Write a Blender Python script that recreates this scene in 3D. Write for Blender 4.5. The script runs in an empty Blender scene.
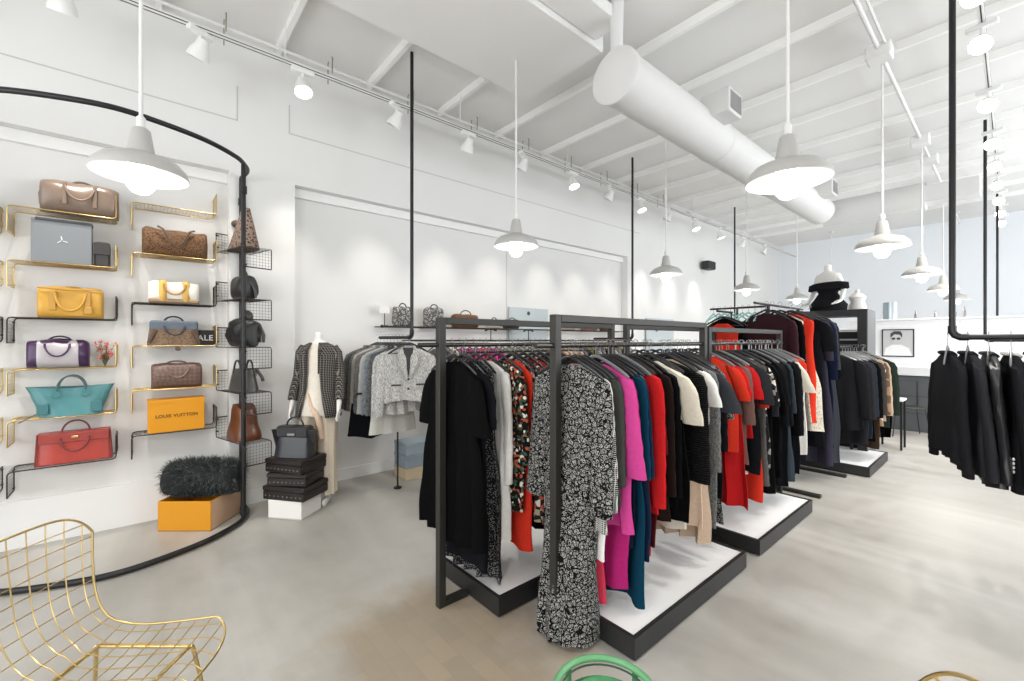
import bpy, math, random
from mathutils import Vector, Matrix
PI = math.pi
S = bpy.context.scene
COL = S.collection
R = random.Random(7)
YAW = math.atan(503 / 432)

# ------------------------------------------------------------------ materials
MATS = {}
def _base(name):
    m = bpy.data.materials.new(name); m.use_nodes = True
    nt = m.node_tree; b = nt.nodes['Principled BSDF']
    MATS[name] = m
    return m, nt, b
def mat(name, col, rough=.5, metal=0., spec=.5, coat=0., noise=0., nscale=20., bump=0., sheen=0.):
    if name in MATS: return MATS[name]
    m, nt, b = _base(name)
    b.inputs['Base Color'].default_value = (*col, 1)
    b.inputs['Roughness'].default_value = rough
    b.inputs['Metallic'].default_value = metal
    b.inputs['Specular IOR Level'].default_value = spec
    b.inputs['Coat Weight'].default_value = coat
    if noise or bump:
        tc = nt.nodes.new('ShaderNodeTexCoord'); n = nt.nodes.new('ShaderNodeTexNoise')
        n.inputs['Scale'].default_value = nscale; n.inputs['Detail'].default_value = 5
        nt.links.new(tc.outputs['Object'], n.inputs['Vector'])
        if noise:
            r = nt.nodes.new('ShaderNodeMix'); r.data_type = 'RGBA'
            r.inputs[6].default_value = (*[c * (1 - noise) for c in col], 1)
            r.inputs[7].default_value = (*[min(1, c * (1 + noise)) for c in col], 1)
            nt.links.new(n.outputs['Fac'], r.inputs[0]); nt.links.new(r.outputs[2], b.inputs['Base Color'])
        if bump:
            bp = nt.nodes.new('ShaderNodeBump'); bp.inputs['Strength'].default_value = bump
            bp.inputs['Distance'].default_value = .01
            nt.links.new(n.outputs['Fac'], bp.inputs['Height']); nt.links.new(bp.outputs['Normal'], b.inputs['Normal'])
    return m
def ramp(nt, pts, const=False):
    r = nt.nodes.new('ShaderNodeValToRGB')
    if const: r.color_ramp.interpolation = 'CONSTANT'
    e = r.color_ramp.elements
    e[0].position, e[0].color = pts[0][0], (*pts[0][1], 1)
    e[1].position, e[1].color = pts[1][0], (*pts[1][1], 1)
    for p, c in pts[2:]:
        x = e.new(p); x.color = (*c, 1)
    return r
def pat(name, kind, c1, c2, scale, c3=None, rough=.9):
    """woven / printed cloth: kind = squiggle, tweed, check, stripe, rib, floral, dots, quilt, leopard"""
    if name in MATS: return MATS[name]
    m, nt, b = _base(name); L = nt.links.new
    b.inputs['Roughness'].default_value = rough; b.inputs['Specular IOR Level'].default_value = .08
    tc = nt.nodes.new('ShaderNodeTexCoord'); co = tc.outputs['Object']
    if kind == 'squiggle':
        n = nt.nodes.new('ShaderNodeTexVoronoi'); n.inputs['Scale'].default_value = scale * .5
        n.feature = 'DISTANCE_TO_EDGE'; L(co, n.inputs['Vector'])
        w = nt.nodes.new('ShaderNodeTexWave'); w.wave_type = 'RINGS'; w.inputs['Scale'].default_value = scale * .32
        w.inputs['Distortion'].default_value = 22; w.inputs['Detail'].default_value = 3; w.inputs['Detail Scale'].default_value = 2.2
        L(co, w.inputs['Vector'])
        mm = nt.nodes.new('ShaderNodeMath'); mm.operation = 'MULTIPLY'
        L(w.outputs['Fac'], mm.inputs[0])
        r0 = ramp(nt, [(.03, (0, 0, 0)), (.09, (1, 1, 1))]); L(n.outputs['Distance'], r0.inputs['Fac'])
        L(r0.outputs['Color'], mm.inputs[1])
        r = ramp(nt, [(.52, c1), (.68, c2)]); L(mm.outputs[0], r.inputs['Fac']); L(r.outputs['Color'], b.inputs['Base Color'])
    elif kind == 'tweed':
        n = nt.nodes.new('ShaderNodeTexNoise'); n.inputs['Scale'].default_value = scale; n.inputs['Detail'].default_value = 4
        mp = nt.nodes.new('ShaderNodeMapping'); mp.inputs['Scale'].default_value = (1, 1, .35); L(co, mp.inputs['Vector']); L(mp.outputs[0], n.inputs['Vector'])
        r = ramp(nt, [(.40, c1), (.60, c2)]); L(n.outputs['Fac'], r.inputs['Fac']); L(r.outputs['Color'], b.inputs['Base Color'])
    elif kind == 'check':
        w = nt.nodes.new('ShaderNodeTexWave'); w.bands_direction = 'Z'; w.inputs['Scale'].default_value = scale; w.inputs['Distortion'].default_value = .4
        v = nt.nodes.new('ShaderNodeTexWave'); v.bands_direction = 'DIAGONAL' if c3 == 'diag' else 'X'; v.inputs['Scale'].default_value = scale; v.inputs['Distortion'].default_value = .4
        y = nt.nodes.new('ShaderNodeTexWave'); y.bands_direction = 'Y'; y.inputs['Scale'].default_value = scale
        for q in (w, v, y): L(co, q.inputs['Vector'])
        a = nt.nodes.new('ShaderNodeMath'); a.operation = 'MAXIMUM'; L(w.outputs['Fac'], a.inputs[0]); L(v.outputs['Fac'], a.inputs[1])
        r = ramp(nt, [(.80, c1), (.93, c2)]); L(a.outputs[0], r.inputs['Fac']); L(r.outputs['Color'], b.inputs['Base Color'])
    elif kind in ('stripe', 'rib'):
        w = nt.nodes.new('ShaderNodeTexWave'); w.bands_direction = 'Z'; w.inputs['Scale'].default_value = scale
        L(co, w.inputs['Vector'])
        r = ramp(nt, [(.45, c1), (.55, c2)]); L(w.outputs['Fac'], r.inputs['Fac']); L(r.outputs['Color'], b.inputs['Base Color'])
        if kind == 'rib':
            bp = nt.nodes.new('ShaderNodeBump'); bp.inputs['Distance'].default_value = .01; L(w.outputs['Fac'], bp.inputs['Height']); L(bp.outputs['Normal'], b.inputs['Normal'])
    elif kind == 'floral':
        n = nt.nodes.new('ShaderNodeTexVoronoi'); n.inputs['Scale'].default_value = scale; L(co, n.inputs['Vector'])
        sx = nt.nodes.new('ShaderNodeSeparateColor'); L(n.outputs['Color'], sx.inputs[0])
        r = ramp(nt, [(0, c1), (.42, c2), (.62, c3), (.78, c1), (.9, (.75, .7, .6))], True); L(sx.outputs[0], r.inputs['Fac'])
        L(r.outputs['Color'], b.inputs['Base Color'])
    elif kind in ('dots', 'leopard'):
        n = nt.nodes.new('ShaderNodeTexVoronoi'); n.inputs['Scale'].default_value = scale; L(co, n.inputs['Vector'])
        r = ramp(nt, [(.28, c2), (.40, c1)] if kind == 'dots' else [(.25, c1), (.5, c2)]); L(n.outputs['Distance'], r.inputs['Fac']); L(r.outputs['Color'], b.inputs['Base Color'])
    elif kind == 'quilt':
        mp = nt.nodes.new('ShaderNodeMapping'); mp.inputs['Rotation'].default_value = (0, PI / 4, 0); L(co, mp.inputs['Vector'])
        k = nt.nodes.new('ShaderNodeTexChecker'); k.inputs['Scale'].default_value = scale; L(mp.outputs[0], k.inputs['Vector'])
        k.inputs['Color1'].default_value = (*c1, 1); k.inputs['Color2'].default_value = (*c2, 1)
        L(k.outputs['Color'], b.inputs['Base Color']); b.inputs['Specular IOR Level'].default_value = .5
    return m
def emis(name, col, st):
    if name in MATS: return MATS[name]
    m, nt, b = _base(name)
    b.inputs['Base Color'].default_value = (*col, 1); b.inputs['Emission Color'].default_value = (*col, 1)
    b.inputs['Emission Strength'].default_value = st
    return m

def cloth(col, rough=.9):
    n = 'cloth_%04x%04x%04x' % tuple(int(c * 65535) for c in col)
    return mat(n, col, rough, spec=.05, noise=.15, nscale=60, bump=.15)
BLACK = (.011, .011, .013)
M_black_metal = mat('black_metal', (.010, .010, .011), .42, .2)
M_rack = mat('rack_metal', (.026, .025, .022), .5, .3)
M_gold = mat('gold_wire', (.62, .46, .20), .28, 1.)
M_darkwire = mat('dark_wire', (.05, .045, .04), .35, .8)
M_white = mat('white_enamel', (.84, .84, .82), .3)
M_shade = mat('lamp_shade_grey', (.46, .45, .43), .4)
M_shade_in = mat('lamp_shade_inside', (.62, .62, .61), .5)
M_bulb = emis('bulb_glow', (1, .98, .95), 3.2)
M_spotglow = emis('spot_glow', (1, .96, .9), 9.)
M_paint = mat('white_paint', (.77, .765, .75), .7, noise=.015, nscale=2, bump=.05)
M_ceil = mat('white_ceiling_paint', (.80, .795, .78), .8, noise=.02, nscale=3)
M_beam = mat('white_beam_paint', (.90, .895, .88), .7)
M_pipew = mat('white_pipe_paint', (.78, .775, .76), .5)
M_hanger = mat('black_plastic', (.02, .02, .022), .25, spec=.6)
M_hang_clear = mat('grey_clear_plastic', (.17, .18, .185), .2, spec=.7)
M_steel = mat('hook_steel', (.30, .30, .30), .35, 1.)

# ------------------------------------------------------------------ mesh builder
class MB:
    def __init__(s): s.v = []; s.f = []; s.m = []; s.cur = 0
    def add(s, vs, fs):
        o = len(s.v); s.v += [tuple(v) for v in vs]
        for f in fs: s.f.append(tuple(o + i for i in f)); s.m.append(s.cur)
        return s
    def box(s, x0, x1, y0, y1, z0, z1, M=None):
        vs = [Vector((x, y, z)) for z in (z0, z1) for y in (y0, y1) for x in (x0, x1)]
        if M: vs = [M @ v for v in vs]
        return s.add(vs, [(0, 2, 3, 1), (4, 5, 7, 6), (0, 1, 5, 4), (2, 6, 7, 3), (0, 4, 6, 2), (1, 3, 7, 5)])
    def cbox(s, x0, x1, y0, y1, z0, z1, c=.004, M=None):
        """box with chamfered edges"""
        c = min(c, (x1 - x0) / 2.1, (y1 - y0) / 2.1, (z1 - z0) / 2.1)
        rings = []
        for z, k in ((z0, c), (z0 + c, 0), (z1 - c, 0), (z1, c)):
            xa, xb, ya, yb = x0 + k, x1 - k, y0 + k, y1 - k
            rings.append([Vector(p) for p in ((xa + c, ya, z), (xb - c, ya, z), (xb, ya + c, z), (xb, yb - c, z), (xb - c, yb, z), (xa + c, yb, z), (xa, yb - c, z), (xa, ya + c, z))])
        if M: rings = [[M @ v for v in r] for r in rings]
        return s.loft(rings, True, True)
    def loft(s, rings, cap0=False, cap1=False, closed=True):
        n = len(rings[0]); o = len(s.v); fs = []
        for r in rings: s.v += [tuple(v) for v in r]
        for i in range(len(rings) - 1):
            for j in range(n if closed else n - 1):
                k = (j + 1) % n
                fs.append((o + i * n + j, o + i * n + k, o + (i + 1) * n + k, o + (i + 1) * n + j))
        if cap0: fs.append(tuple(o + j for j in range(n))[::-1])
        if cap1: fs.append(tuple(o + (len(rings) - 1) * n + j for j in range(n)))
        s.f += fs; s.m += [s.cur] * len(fs); return s
    def tube(s, pts, r, n=8, closed=False, sq=None):
        pts = [Vector(p) for p in pts]; N = len(pts); rings = []
        up = None
        for i, p in enumerate(pts):
            a = pts[(i - 1) % N] if (closed or i) else p
            b = pts[(i + 1) % N] if (closed or i < N - 1) else p
            t = (b - a).normalized()
            if up is None:
                up = Vector((0, 0, 1)) if abs(t.z) < .9 else Vector((1, 0, 0))
            u = up - t * up.dot(t)
            if u.length < 1e-5: u = t.orthogonal()
            u.normalize(); w = t.cross(u); up = u
            rr = r[i] if isinstance(r, (list, tuple)) else r
            if sq: rings.append([p + u * (math.cos(q) * rr) + w * (math.sin(q) * rr * sq) for q in [2 * PI * k / n for k in range(n)]])
            else: rings.append([p + (u * math.cos(q) + w * math.sin(q)) * rr for q in [2 * PI * k / n for k in range(n)]])
        if closed: rings.append(rings[0]); return s.loft(rings)
        return s.loft(rings, True, True)
    def lathe(s, prof, n=24, c=(0, 0, 0), cap0=False, cap1=False):
        rings = [[Vector((c[0] + r * math.cos(2 * PI * k / n), c[1] + r * math.sin(2 * PI * k / n), c[2] + z)) for k in range(n)] for r, z in prof]
        return s.loft(rings, cap0, cap1)
    def ball(s, c, rx, ry, rz, n=14, m=8):
        rings = []
        for i in range(m + 1):
            a = -PI / 2 + PI * i / m; q = max(math.cos(a), .02)
            rings.append([Vector((c[0] + rx * q * math.cos(2 * PI * k / n), c[1] + ry * q * math.sin(2 * PI * k / n), c[2] + rz * math.sin(a))) for k in range(n)])
        return s.loft(rings, True, True)
    def build(s, name, mats, parent=None, smooth=False, loc=None, rz=0):
        me = bpy.data.meshes.new(name); me.from_pydata(s.v, [], s.f)
        if not isinstance(mats, (list, tuple)): mats = [mats]
        for m in mats: me.materials.append(m)
        me.polygons.foreach_set('material_index', [min(k, len(mats) - 1) for k in s.m])
        if smooth: me.polygons.foreach_set('use_smooth', [True] * len(me.polygons))
        me.validate(); me.update()
        if smooth:
            try: me.set_sharp_from_angle(angle=math.radians(48))
            except Exception: pass
        o = bpy.data.objects.new(name, me); COL.objects.link(o)
        if parent: o.parent = parent
        if loc is not None: o.location = loc
        o.rotation_euler = (0, 0, rz)
        return o
ALL_LABELS = {}
def tag(o, label=None, cat=None, group=None, kind=None):
    if label: o['label'] = label
    if cat: o['category'] = cat
    if group: o['group'] = group
    if kind: o['kind'] = kind
    return o
def thing(name, label, cat, loc=(0, 0, 0), rz=0, group=None):
    o = bpy.data.objects.new(name, None); COL.objects.link(o)
    o.location = loc; o.rotation_euler = (0, 0, rz); o.empty_display_size = .05
    return tag(o, label, cat, group)
def struct(name, mb, m, **k):
    return tag(mb.build(name, m, **k), kind='structure')
def copy_tree(o, parent=None):
    c = o.copy(); COL.objects.link(c)
    if parent: c.parent = parent
    for ch in list(KIDS.get(o.name, [])) or [x for x in bpy.data.objects if x.parent == o]:
        copy_tree(ch, c)
    return c
KIDS = {}
def arc(cx, cz, r, a0, a1, n=12, y=0, rz=None):
    rz = rz or r
    return [(cx + r * math.cos(a0 + (a1 - a0) * i / n), y, cz + rz * math.sin(a0 + (a1 - a0) * i / n)) for i in range(n + 1)]
def spline(pts, n=8, closed=False):
    P = [Vector(p) for p in pts]; out = []; N = len(P)
    for i in range(N if closed else N - 1):
        if closed: a, b, c, d = P[i - 1], P[i], P[(i + 1) % N], P[(i + 2) % N]
        else: a, b, c, d = P[max(i - 1, 0)], P[i], P[i + 1], P[min(i + 2, N - 1)]
        for k in range(n):
            t = k / n
            out.append(.5 * ((2 * b) + (c - a) * t + (2 * a - 5 * b + 4 * c - d) * t * t + (3 * b - a - 3 * c + d) * t ** 3))
    if not closed: out.append(P[-1])
    return out
def lerp(a, b, t): return a + (b - a) * t
def curve_at(keys, t):
    for i in range(len(keys) - 1):
        if t <= keys[i + 1][0]:
            a, b = keys[i], keys[i + 1]; u = (t - a[0]) / max(b[0] - a[0], 1e-6); u = u * u * (3 - 2 * u) if len(a) > 2 and a[2] else u
            return lerp(a[1], b[1], u)
    return keys[-1][1]

# ------------------------------------------------------------------ the room
XL = -4.72       # back face of the wall niches
XF = -4.58       # front face of the upper wall / pilasters
YB, YF, XR = 14.4, -3.2, 4.2
HC, HJ = 4.30, 4.22
def floor_mat():
    m, nt, b = _base('polished_concrete'); L = nt.links.new
    tc = nt.nodes.new('ShaderNodeTexCoord'); co = tc.outputs['Object']
    n1 = nt.nodes.new('ShaderNodeTexNoise'); n1.inputs['Scale'].default_value = .8; n1.inputs['Detail'].default_value = 6; n1.inputs['Roughness'].default_value = .5
    n1.inputs['Distortion'].default_value = 1.6
    mpf = nt.nodes.new('ShaderNodeMapping'); mpf.inputs['Scale'].default_value = (.35, 1.1, 1); mpf.inputs['Rotation'].default_value = (0, 0, .5); L(co, mpf.inputs['Vector'])
    n2 = nt.nodes.new('ShaderNodeTexNoise'); n2.inputs['Scale'].default_value = 7; n2.inputs['Detail'].default_value = 6
    L(mpf.outputs[0], n1.inputs['Vector']); L(co, n2.inputs['Vector'])
    r1 = ramp(nt, [(.32, (.35, .332, .30)), (.50, (.43, .412, .378)), (.66, (.49, .475, .443))]); L(n1.outputs['Fac'], r1.inputs['Fac'])
    r2 = ramp(nt, [(.3, (.92, .92, .92)), (.62, (1, 1, 1))]); L(n2.outputs['Fac'], r2.inputs['Fac'])
    mx = nt.nodes.new('ShaderNodeMix'); mx.data_type = 'RGBA'; mx.blend_type = 'MULTIPLY'; mx.inputs[0].default_value = 1
    L(r1.outputs['Color'], mx.inputs[6]); L(r2.outputs['Color'], mx.inputs[7])
    # old tile-adhesive patch, brownish, in front of the racks
    sub = nt.nodes.new('ShaderNodeVectorMath'); sub.operation = 'SUBTRACT'; sub.inputs[1].default_value = (-1.75, 1.1, 0); L(co, sub.inputs[0])
    scl = nt.nodes.new('ShaderNodeVectorMath'); scl.operation = 'MULTIPLY'; scl.inputs[1].default_value = (1., 1.15, 0); L(sub.outputs[0], scl.inputs[0])
    ln = nt.nodes.new('ShaderNodeVectorMath'); ln.operation = 'LENGTH'; L(scl.outputs[0], ln.inputs[0])
    n3 = nt.nodes.new('ShaderNodeTexNoise'); n3.inputs['Scale'].default_value = 2.6; n3.inputs['Detail'].default_value = 5; L(co, n3.inputs['Vector'])
    ad = nt.nodes.new('ShaderNodeMath'); ad.operation = 'ADD'; L(ln.outputs['Value'], ad.inputs[0]); L(n3.outputs['Fac'], ad.inputs[1])
    r3 = ramp(nt, [(.98, (.85, .85, .85)), (1.0, (0, 0, 0))]); 
    dv = nt.nodes.new('ShaderNodeMath'); dv.operation = 'MULTIPLY'; dv.inputs[1].default_value = .78; L(ad.outputs[0], dv.inputs[0])
    r3.color_ramp.elements[0].position = .72; r3.color_ramp.elements[1].position = 1.0
    L(dv.outputs[0], r3.inputs['Fac'])
    bk = nt.nodes.new('ShaderNodeTexBrick'); bk.inputs['Scale'].default_value = 2.6; bk.inputs['Mortar Size'].default_value = .004
    bk.inputs['Color1'].default_value = (.36, .285, .195, 1); bk.inputs['Color2'].default_value = (.305, .245, .175, 1); bk.inputs['Mortar'].default_value = (.28, .23, .175, 1)
    L(co, bk.inputs['Vector'])
    m2 = nt.nodes.new('ShaderNodeMix'); m2.data_type = 'RGBA'
    L(r3.outputs['Color'], m2.inputs[0]); L(mx.outputs[2], m2.inputs[6]); L(bk.outputs['Color'], m2.inputs[7])
    L(m2.outputs[2], b.inputs['Base Color'])
    r4 = ramp(nt, [(.3, (.28, .28, .28)), (.7, (.45, .45, .45))]); L(n2.outputs['Fac'], r4.inputs['Fac']); L(r4.outputs['Color'], b.inputs['Roughness'])
    b.inputs['Specular IOR Level'].default_value = .35
    return m
struct('floor', MB().box(XL - .3, XR + .3, YF - .3, YB + .3, -.12, 0), floor_mat())
struct('ceiling', MB().box(XL - .3, XR + .3, YF - .3, YB + .3, HC, HC + .12), M_ceil)
N1a, N1b, N2a, N2b = -2.6, .60, 1.14, 6.70     # the two niches along the left wall
NH = 2.93
w = MB(); w.box(XL - .2, XL, YF, YB, 0, HC)
w.box(XL, XF, YF, N1a, 0, HC); w.box(XL, XF, N1b, N2a, 0, HC); w.box(XL, XF, N2b, YB, 0, HC)
w.box(XL, XF, N1a, N1b, NH + .09, HC); w.box(XL, XF, N2a, N2b, NH + .09, HC)
struct('wall_left', w, M_paint)
t = MB()
for a, b in ((N1a, N1b), (N2a, N2b)): t.box(XL, XL + .05, a + .002, b - .002, NH, NH + .088)
struct('trim_1', t, mat('valance_paint', (.86, .86, .845), .6))
M_line = mat('panel_joint', (.55, .545, .53), .8)
t = MB()
t.box(XF, XF + .003, YF, N1b + .06, 3.485, 3.495); t.box(XF, XF + .003, N1b + .055, N1b + .065, 3.485, 3.8)
t.box(XF, XF + .003, N2a - .05, N2b + .4, 3.50, 3.51); t.box(XF, XF + .003, N2a - .055, N2a - .045, 3.50, 3.78)
t.box(XL, XL + .004, 3.945, 3.955, 0, NH)
struct('trim_2', t, M_line)
t = MB(); t.box(XL, XL + .035, N1a, N1b, 0, .34); t.box(XL, XL + .012, N2a, N2b, 0, .12); t.box(XF, XF + .012, N2b, YB, 0, .12); t.box(XF, XF + .012, N1b, N2a, 0, .12)
struct('baseboard_left', t, mat('baseboard_white', (.84, .84, .83), .5))
struct('wall_back', MB().box(XL, XR + .2, YB, YB + .2, 0, HC), mat('back_wall_paint', (.84, .865, .90), .7))
struct('wall_right', MB().box(XR, XR + .2, YF, YB, 0, HC), M_paint)
# front wall behind the photographer: glazed storefront
w = MB(); w.box(XL, XR, YF - .2, YF, 3.4, HC); w.box(XL, XL + .4, YF - .2, YF, 0, 3.4); w.box(XR - .4, XR, YF - .2, YF, 0, 3.4); w.box(XL + .4, XR - .4, YF - .2, YF, 0, .3)
struct('wall_front', w, M_paint)
w = MB()
for i in range(5):
    x = XL + .4 + (XR - XL - .8) * i / 4; w.box(x - .03, x + .03, YF - .14, YF - .06, .3, 3.4)
w.box(XL + .4, XR - .4, YF - .14, YF - .06, .3, .36); w.box(XL + .4, XR - .4, YF - .14, YF - .06, 3.34, 3.4)
struct('window_1', w, M_black_metal)

# joists
for k in range(18):
    y = .99 - 4 * .88 + .88 * k
    if y < YF + .1 or y > YB - .1: continue
    wd = .021
    b = MB().box(XF + .01, XR, y - wd, y + wd, HJ, HC + .01)
    o = struct('ceiling_beam', b, M_beam)

# dropped flat plenum panel, round duct and branch
t = thing('ceiling_plenum', 'wide flat white ceiling box above the near racks', 'duct', (0, 0, 4.0))
MB().cbox(-3.39, -2.38, -2.0, 3.12, .06, .22, .01).build('panel', M_ceil, t)
MB().cbox(-2.378, -2.1, -2.0, 3.0, .10, .2, .01).build('side_flange', M_ceil, t)
t = thing('round_duct', 'long round white air duct running under the ceiling joists', 'duct', (-2.05, 0, 3.58))
M_duct = mat('duct_paint', (.70, .695, .685), .7, noise=.02, nscale=6)
d = MB(); d.tube([(0, y, 0) for y in (2.82, 4.3, 5.6, 7.0, 8.3)], .20, 32)
d.build('main_tube', M_duct, t, True)
for y in (4.6, 6.3): MB().lathe([(.201, 0), (.207, .01), (.207, .03), (.201, .04)], 32).build('joint_ring', M_duct, t, True).rotation_euler = (PI / 2, 0, 0); 
rr = [o for o in bpy.data.objects if o.name.startswith('joint_ring')]
for o, y in zip(rr, (4.6, 6.3)): o.location = (0, y, 0)
MB().lathe([(.001, -.02), (.19, -.02), (.215, 0), (.215, .03), (.20, .035)], 32).build('end_cap', M_duct, t, True).matrix_basis = Matrix.Translation((0, 2.82, 0)) @ Matrix.Rotation(-PI / 2, 4, 'X')
MB().tube([(-.05, 2.92, .12), (-.05, 2.92, .4), (-.05, 2.92, .70)], [.05, .05, .06], 20).build('riser', M_duct, t, True)
for y in (4.05, 7.45):
    MB().cbox(.10, .36, y, y + .28, .02, .24, .008).build('register_box', M_duct, t)
    g = MB()
    for i in range(9): g.box(.361, .368, y + .03 + i * .026, y + .042 + i * .026, .05, .21)
    g.box(.3605, .3615, y + .025, y + .255, .045, .215)
    g.build('grille', mat('grille_grey', (.36, .36, .35), .6), t)
t = thing('branch_duct', 'short white cross duct at far end of the round duct', 'duct', (-2.0, 8.75, 3.62))
MB().tube([(-.1, 0, 0), (.5, 0, 0), (1.15, 0, 0)], .20, 28).build('tube', M_duct, t, True)
MB().cbox(1.13, 1.7, -.16, .16, -.12, .12, .01).build('box_section', M_duct, t)
# ------------------------------------------------------------------ ceiling services
t = thing('ceiling_conduit', 'thin white conduit pipe high along the left wall', 'pipe', (XF + .17, 0, 4.185))
MB().tube([(0, YF + .1, 0), (0, 6, 0), (0, YB - .1, 0)], .014, 8).build('pipe', M_pipew, t, True)
for k in range(0, 13):
    y = .55 + .88 * k
    if k > 8: break
    MB().tube([(-.1, y, -.1), (-.1, y, .1), (-.07, y, .13), (.0, y, .13), (.03, y, .1), (.03, y, -.05)], .006, 6).build('hanger_bracket', mat('aged_bracket', (.35, .33, .27), .5, .5), t, True)
t = thing('lighting_conduit', 'white conduit with junction boxes above the right pendant row', 'pipe', (-.8, 0, 4.12))
MB().tube([(0, 1.5, 0), (0, 8, 0), (0, 13.9, 0)], .018, 8).tube([(.05, 1.5, .02), (.05, 5, .02)], .012, 6).build('pipe', M_pipew, t, True)
for y in (5.08, 7.7, 8.6, 10.4): MB().cbox(-.09, .09, y - .09, y + .09, -.08, .04, .01).build('junction_box', M_pipew, t)

def track(x, y0, y1, z, label):
    t = thing('light_track', label, 'light track', (x, 0, z))
    MB().cbox(-.018, .018, y0, y1, -.012, .02, .003).build('rail', M_pipew, t)
    MB().box(-.004, .004, y0, y1, -.0135, -.011).box(.018, .0195, y0, y1, -.004, .003).build('groove', M_black_metal, t)
    y = y0 + .4
    while y < y1:
        MB().tube([(0, y, .02), (0, y, HJ - z)], .005, 6).build('drop_rod', M_pipew, t); y += 1.76
    return t
TLX, TLZ = -4.0, 3.85
track(TLX, YF + .2, 13.9, TLZ, 'white track with black slot along top of left wall')
TRX, TRZ = -.17, 4.02
track(TRX, .6, 13.6, TRZ, 'white lighting track on the right, beyond the right pendants')

def spot_head(loc, rz, label, group, on=True, tilt=35):
    t = thing('track_spotlight', label, 'spotlight', loc, rz, group); t.scale = (1.3, 1.3, 1.3)
    MB().cbox(-.02, .02, -.07, .07, -.03, 0, .004).build('adapter', M_white, t)
    MB().tube([(0, 0, -.03), (0, 0, -.07)], .007, 6).build('stem', M_white, t)
    a = math.radians(tilt); M = Matrix.Translation((0, 0, -.11)) @ Matrix.Rotation(-a, 4, 'Y')
    h = MB().lathe([(.012, .06), (.028, .055), (.034, .02), (.05, -.01), (.058, -.055), (.054, -.055), (.047, -.012), (.02, .0)], 20, (0, 0, 0), True)
    h.v = [tuple(M @ Vector(v)) for v in h.v]; h.build('head', M_white, t, True)
    l = MB().lathe([(.001, -.040), (.050, -.040)], 20); l.v = [tuple(M @ Vector(v)) for v in l.v]
    l.build('lens', M_spotglow if on else mat('lamp_off', (.25, .24, .25), .3), t)
    return t
def spot_light(loc, target, power, size, blend=.6, col=(1, .93, .84), rad=.05):
    l = bpy.data.lights.new('spot', 'SPOT'); l.energy = power; l.spot_size = math.radians(size); l.spot_blend = blend
    l.color = col; l.shadow_soft_size = rad
    o = bpy.data.objects.new('spot_lamp', l); COL.objects.link(o); o.location = loc
    o.rotation_euler = (Vector(target) - Vector(loc)).to_track_quat('-Z', 'Y').to_euler()
LY = [y_ * .92 for y_ in [-1.42, -.42, .37, 1.15, 2.09, 3.03, 3.93, 4.95, 5.86, 6.77, 7.7, 8.77, 9.94, 11.2, 12.6]]
ON = {3, 7, 9, 11, 12}
wh = ['over the bag shelves left of the hoop pipe', 'above the first pendant shade', 'over the end of the bag shelves', 'glowing brightly, above the pilaster',
      'left of the first black ceiling rod', 'right of the first black ceiling rod', 'beside the second left pendant rod', 'glowing, right of second left pendant',
      'just left of second black ceiling rod', 'glowing, right of second black ceiling rod', 'beside the third left pendant rod', 'glowing, above the black wall speaker',
      'glowing, right of the black wall speaker', 'near the far left wall corner', 'last one at the far corner']
for i, y in enumerate(LY):
    spot_head((TLX, y, TLZ - .012), 0 if i % 2 else .5, 'white track spotlight on left wall track, ' + wh[i], 'track spotlights along the left wall', i in ON, -30 if i not in ON else 20)
    ty = y + .1
    if i < 13: spot_light((TLX - .06, y, TLZ - .37), (XL, ty, 1.0), 60 if i < 3 else 42, 52, 1., (1, .94, .86), .025)
for i, y in enumerate([4.3, 5.05, 6.4, 7.7, 8.7, 9.8, 10.9, 12.0, 13.0]):
    lab = ['nearest the camera, very bright', 'second bright one from the camera', 'third from the camera', 'fourth from the camera', 'fifth from the camera', 'sixth from the camera', 'third from the far end', 'second from the far end', 'at the far end'][i]
    spot_head((TRX, y, TRZ - .012), -PI / 2 - .15, 'white spotlight on the right ceiling track, ' + lab, 'spotlights on the right track', True, 48)
    spot_light((TRX, y - .1, TRZ - .40), (TRX + (-1.7 if i % 2 else .4), y + .1, .3), 85, 72, .8, (1, .95, .9), .03)

# pendants
def make_pendant():
    t = thing('pendant_lamp', '', 'lamp', (0, 0, 2.36))
    MB().tube([(0, 0, .24), (0, 0, 1.0), (0, 0, HJ - 2.36 - .02)], .009, 8).lathe([(.012, .24), (.02, .25), (.02, .30), (.011, .31)], 14).build('rod', M_pipew, t, True)
    MB().lathe([(.03, .245), (.04, .235), (.052, .16), (.06, .115), (.10, .10), (.16, .075), (.196, .035), (.205, .0), (.203, -.004)], 36, (0, 0, 0), True).build('shade', M_shade, t, True)
    MB().lathe([(.203, -.004), (.198, .0), (.19, .03), (.155, .068), (.10, .092), (.055, .105), (.045, .11)], 36).build('shade_inside', M_shade_in, t, True)
    MB().lathe([(.056, .10), (.06, .0), (.062, -.03), (.058, -.062), (.038, -.088), (.01, -.098)], 20, (0, 0, 0), False, True).build('bulb', M_bulb, t, True)
    MB().lathe([(.02, 0), (.05, -.0), (.05, .03), (.02, .04)], 16, (0, 0, HJ - 2.36 - .045), True, True).build('ceiling_cap', M_pipew, t, True)
    return t
pend0 = make_pendant()
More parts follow.
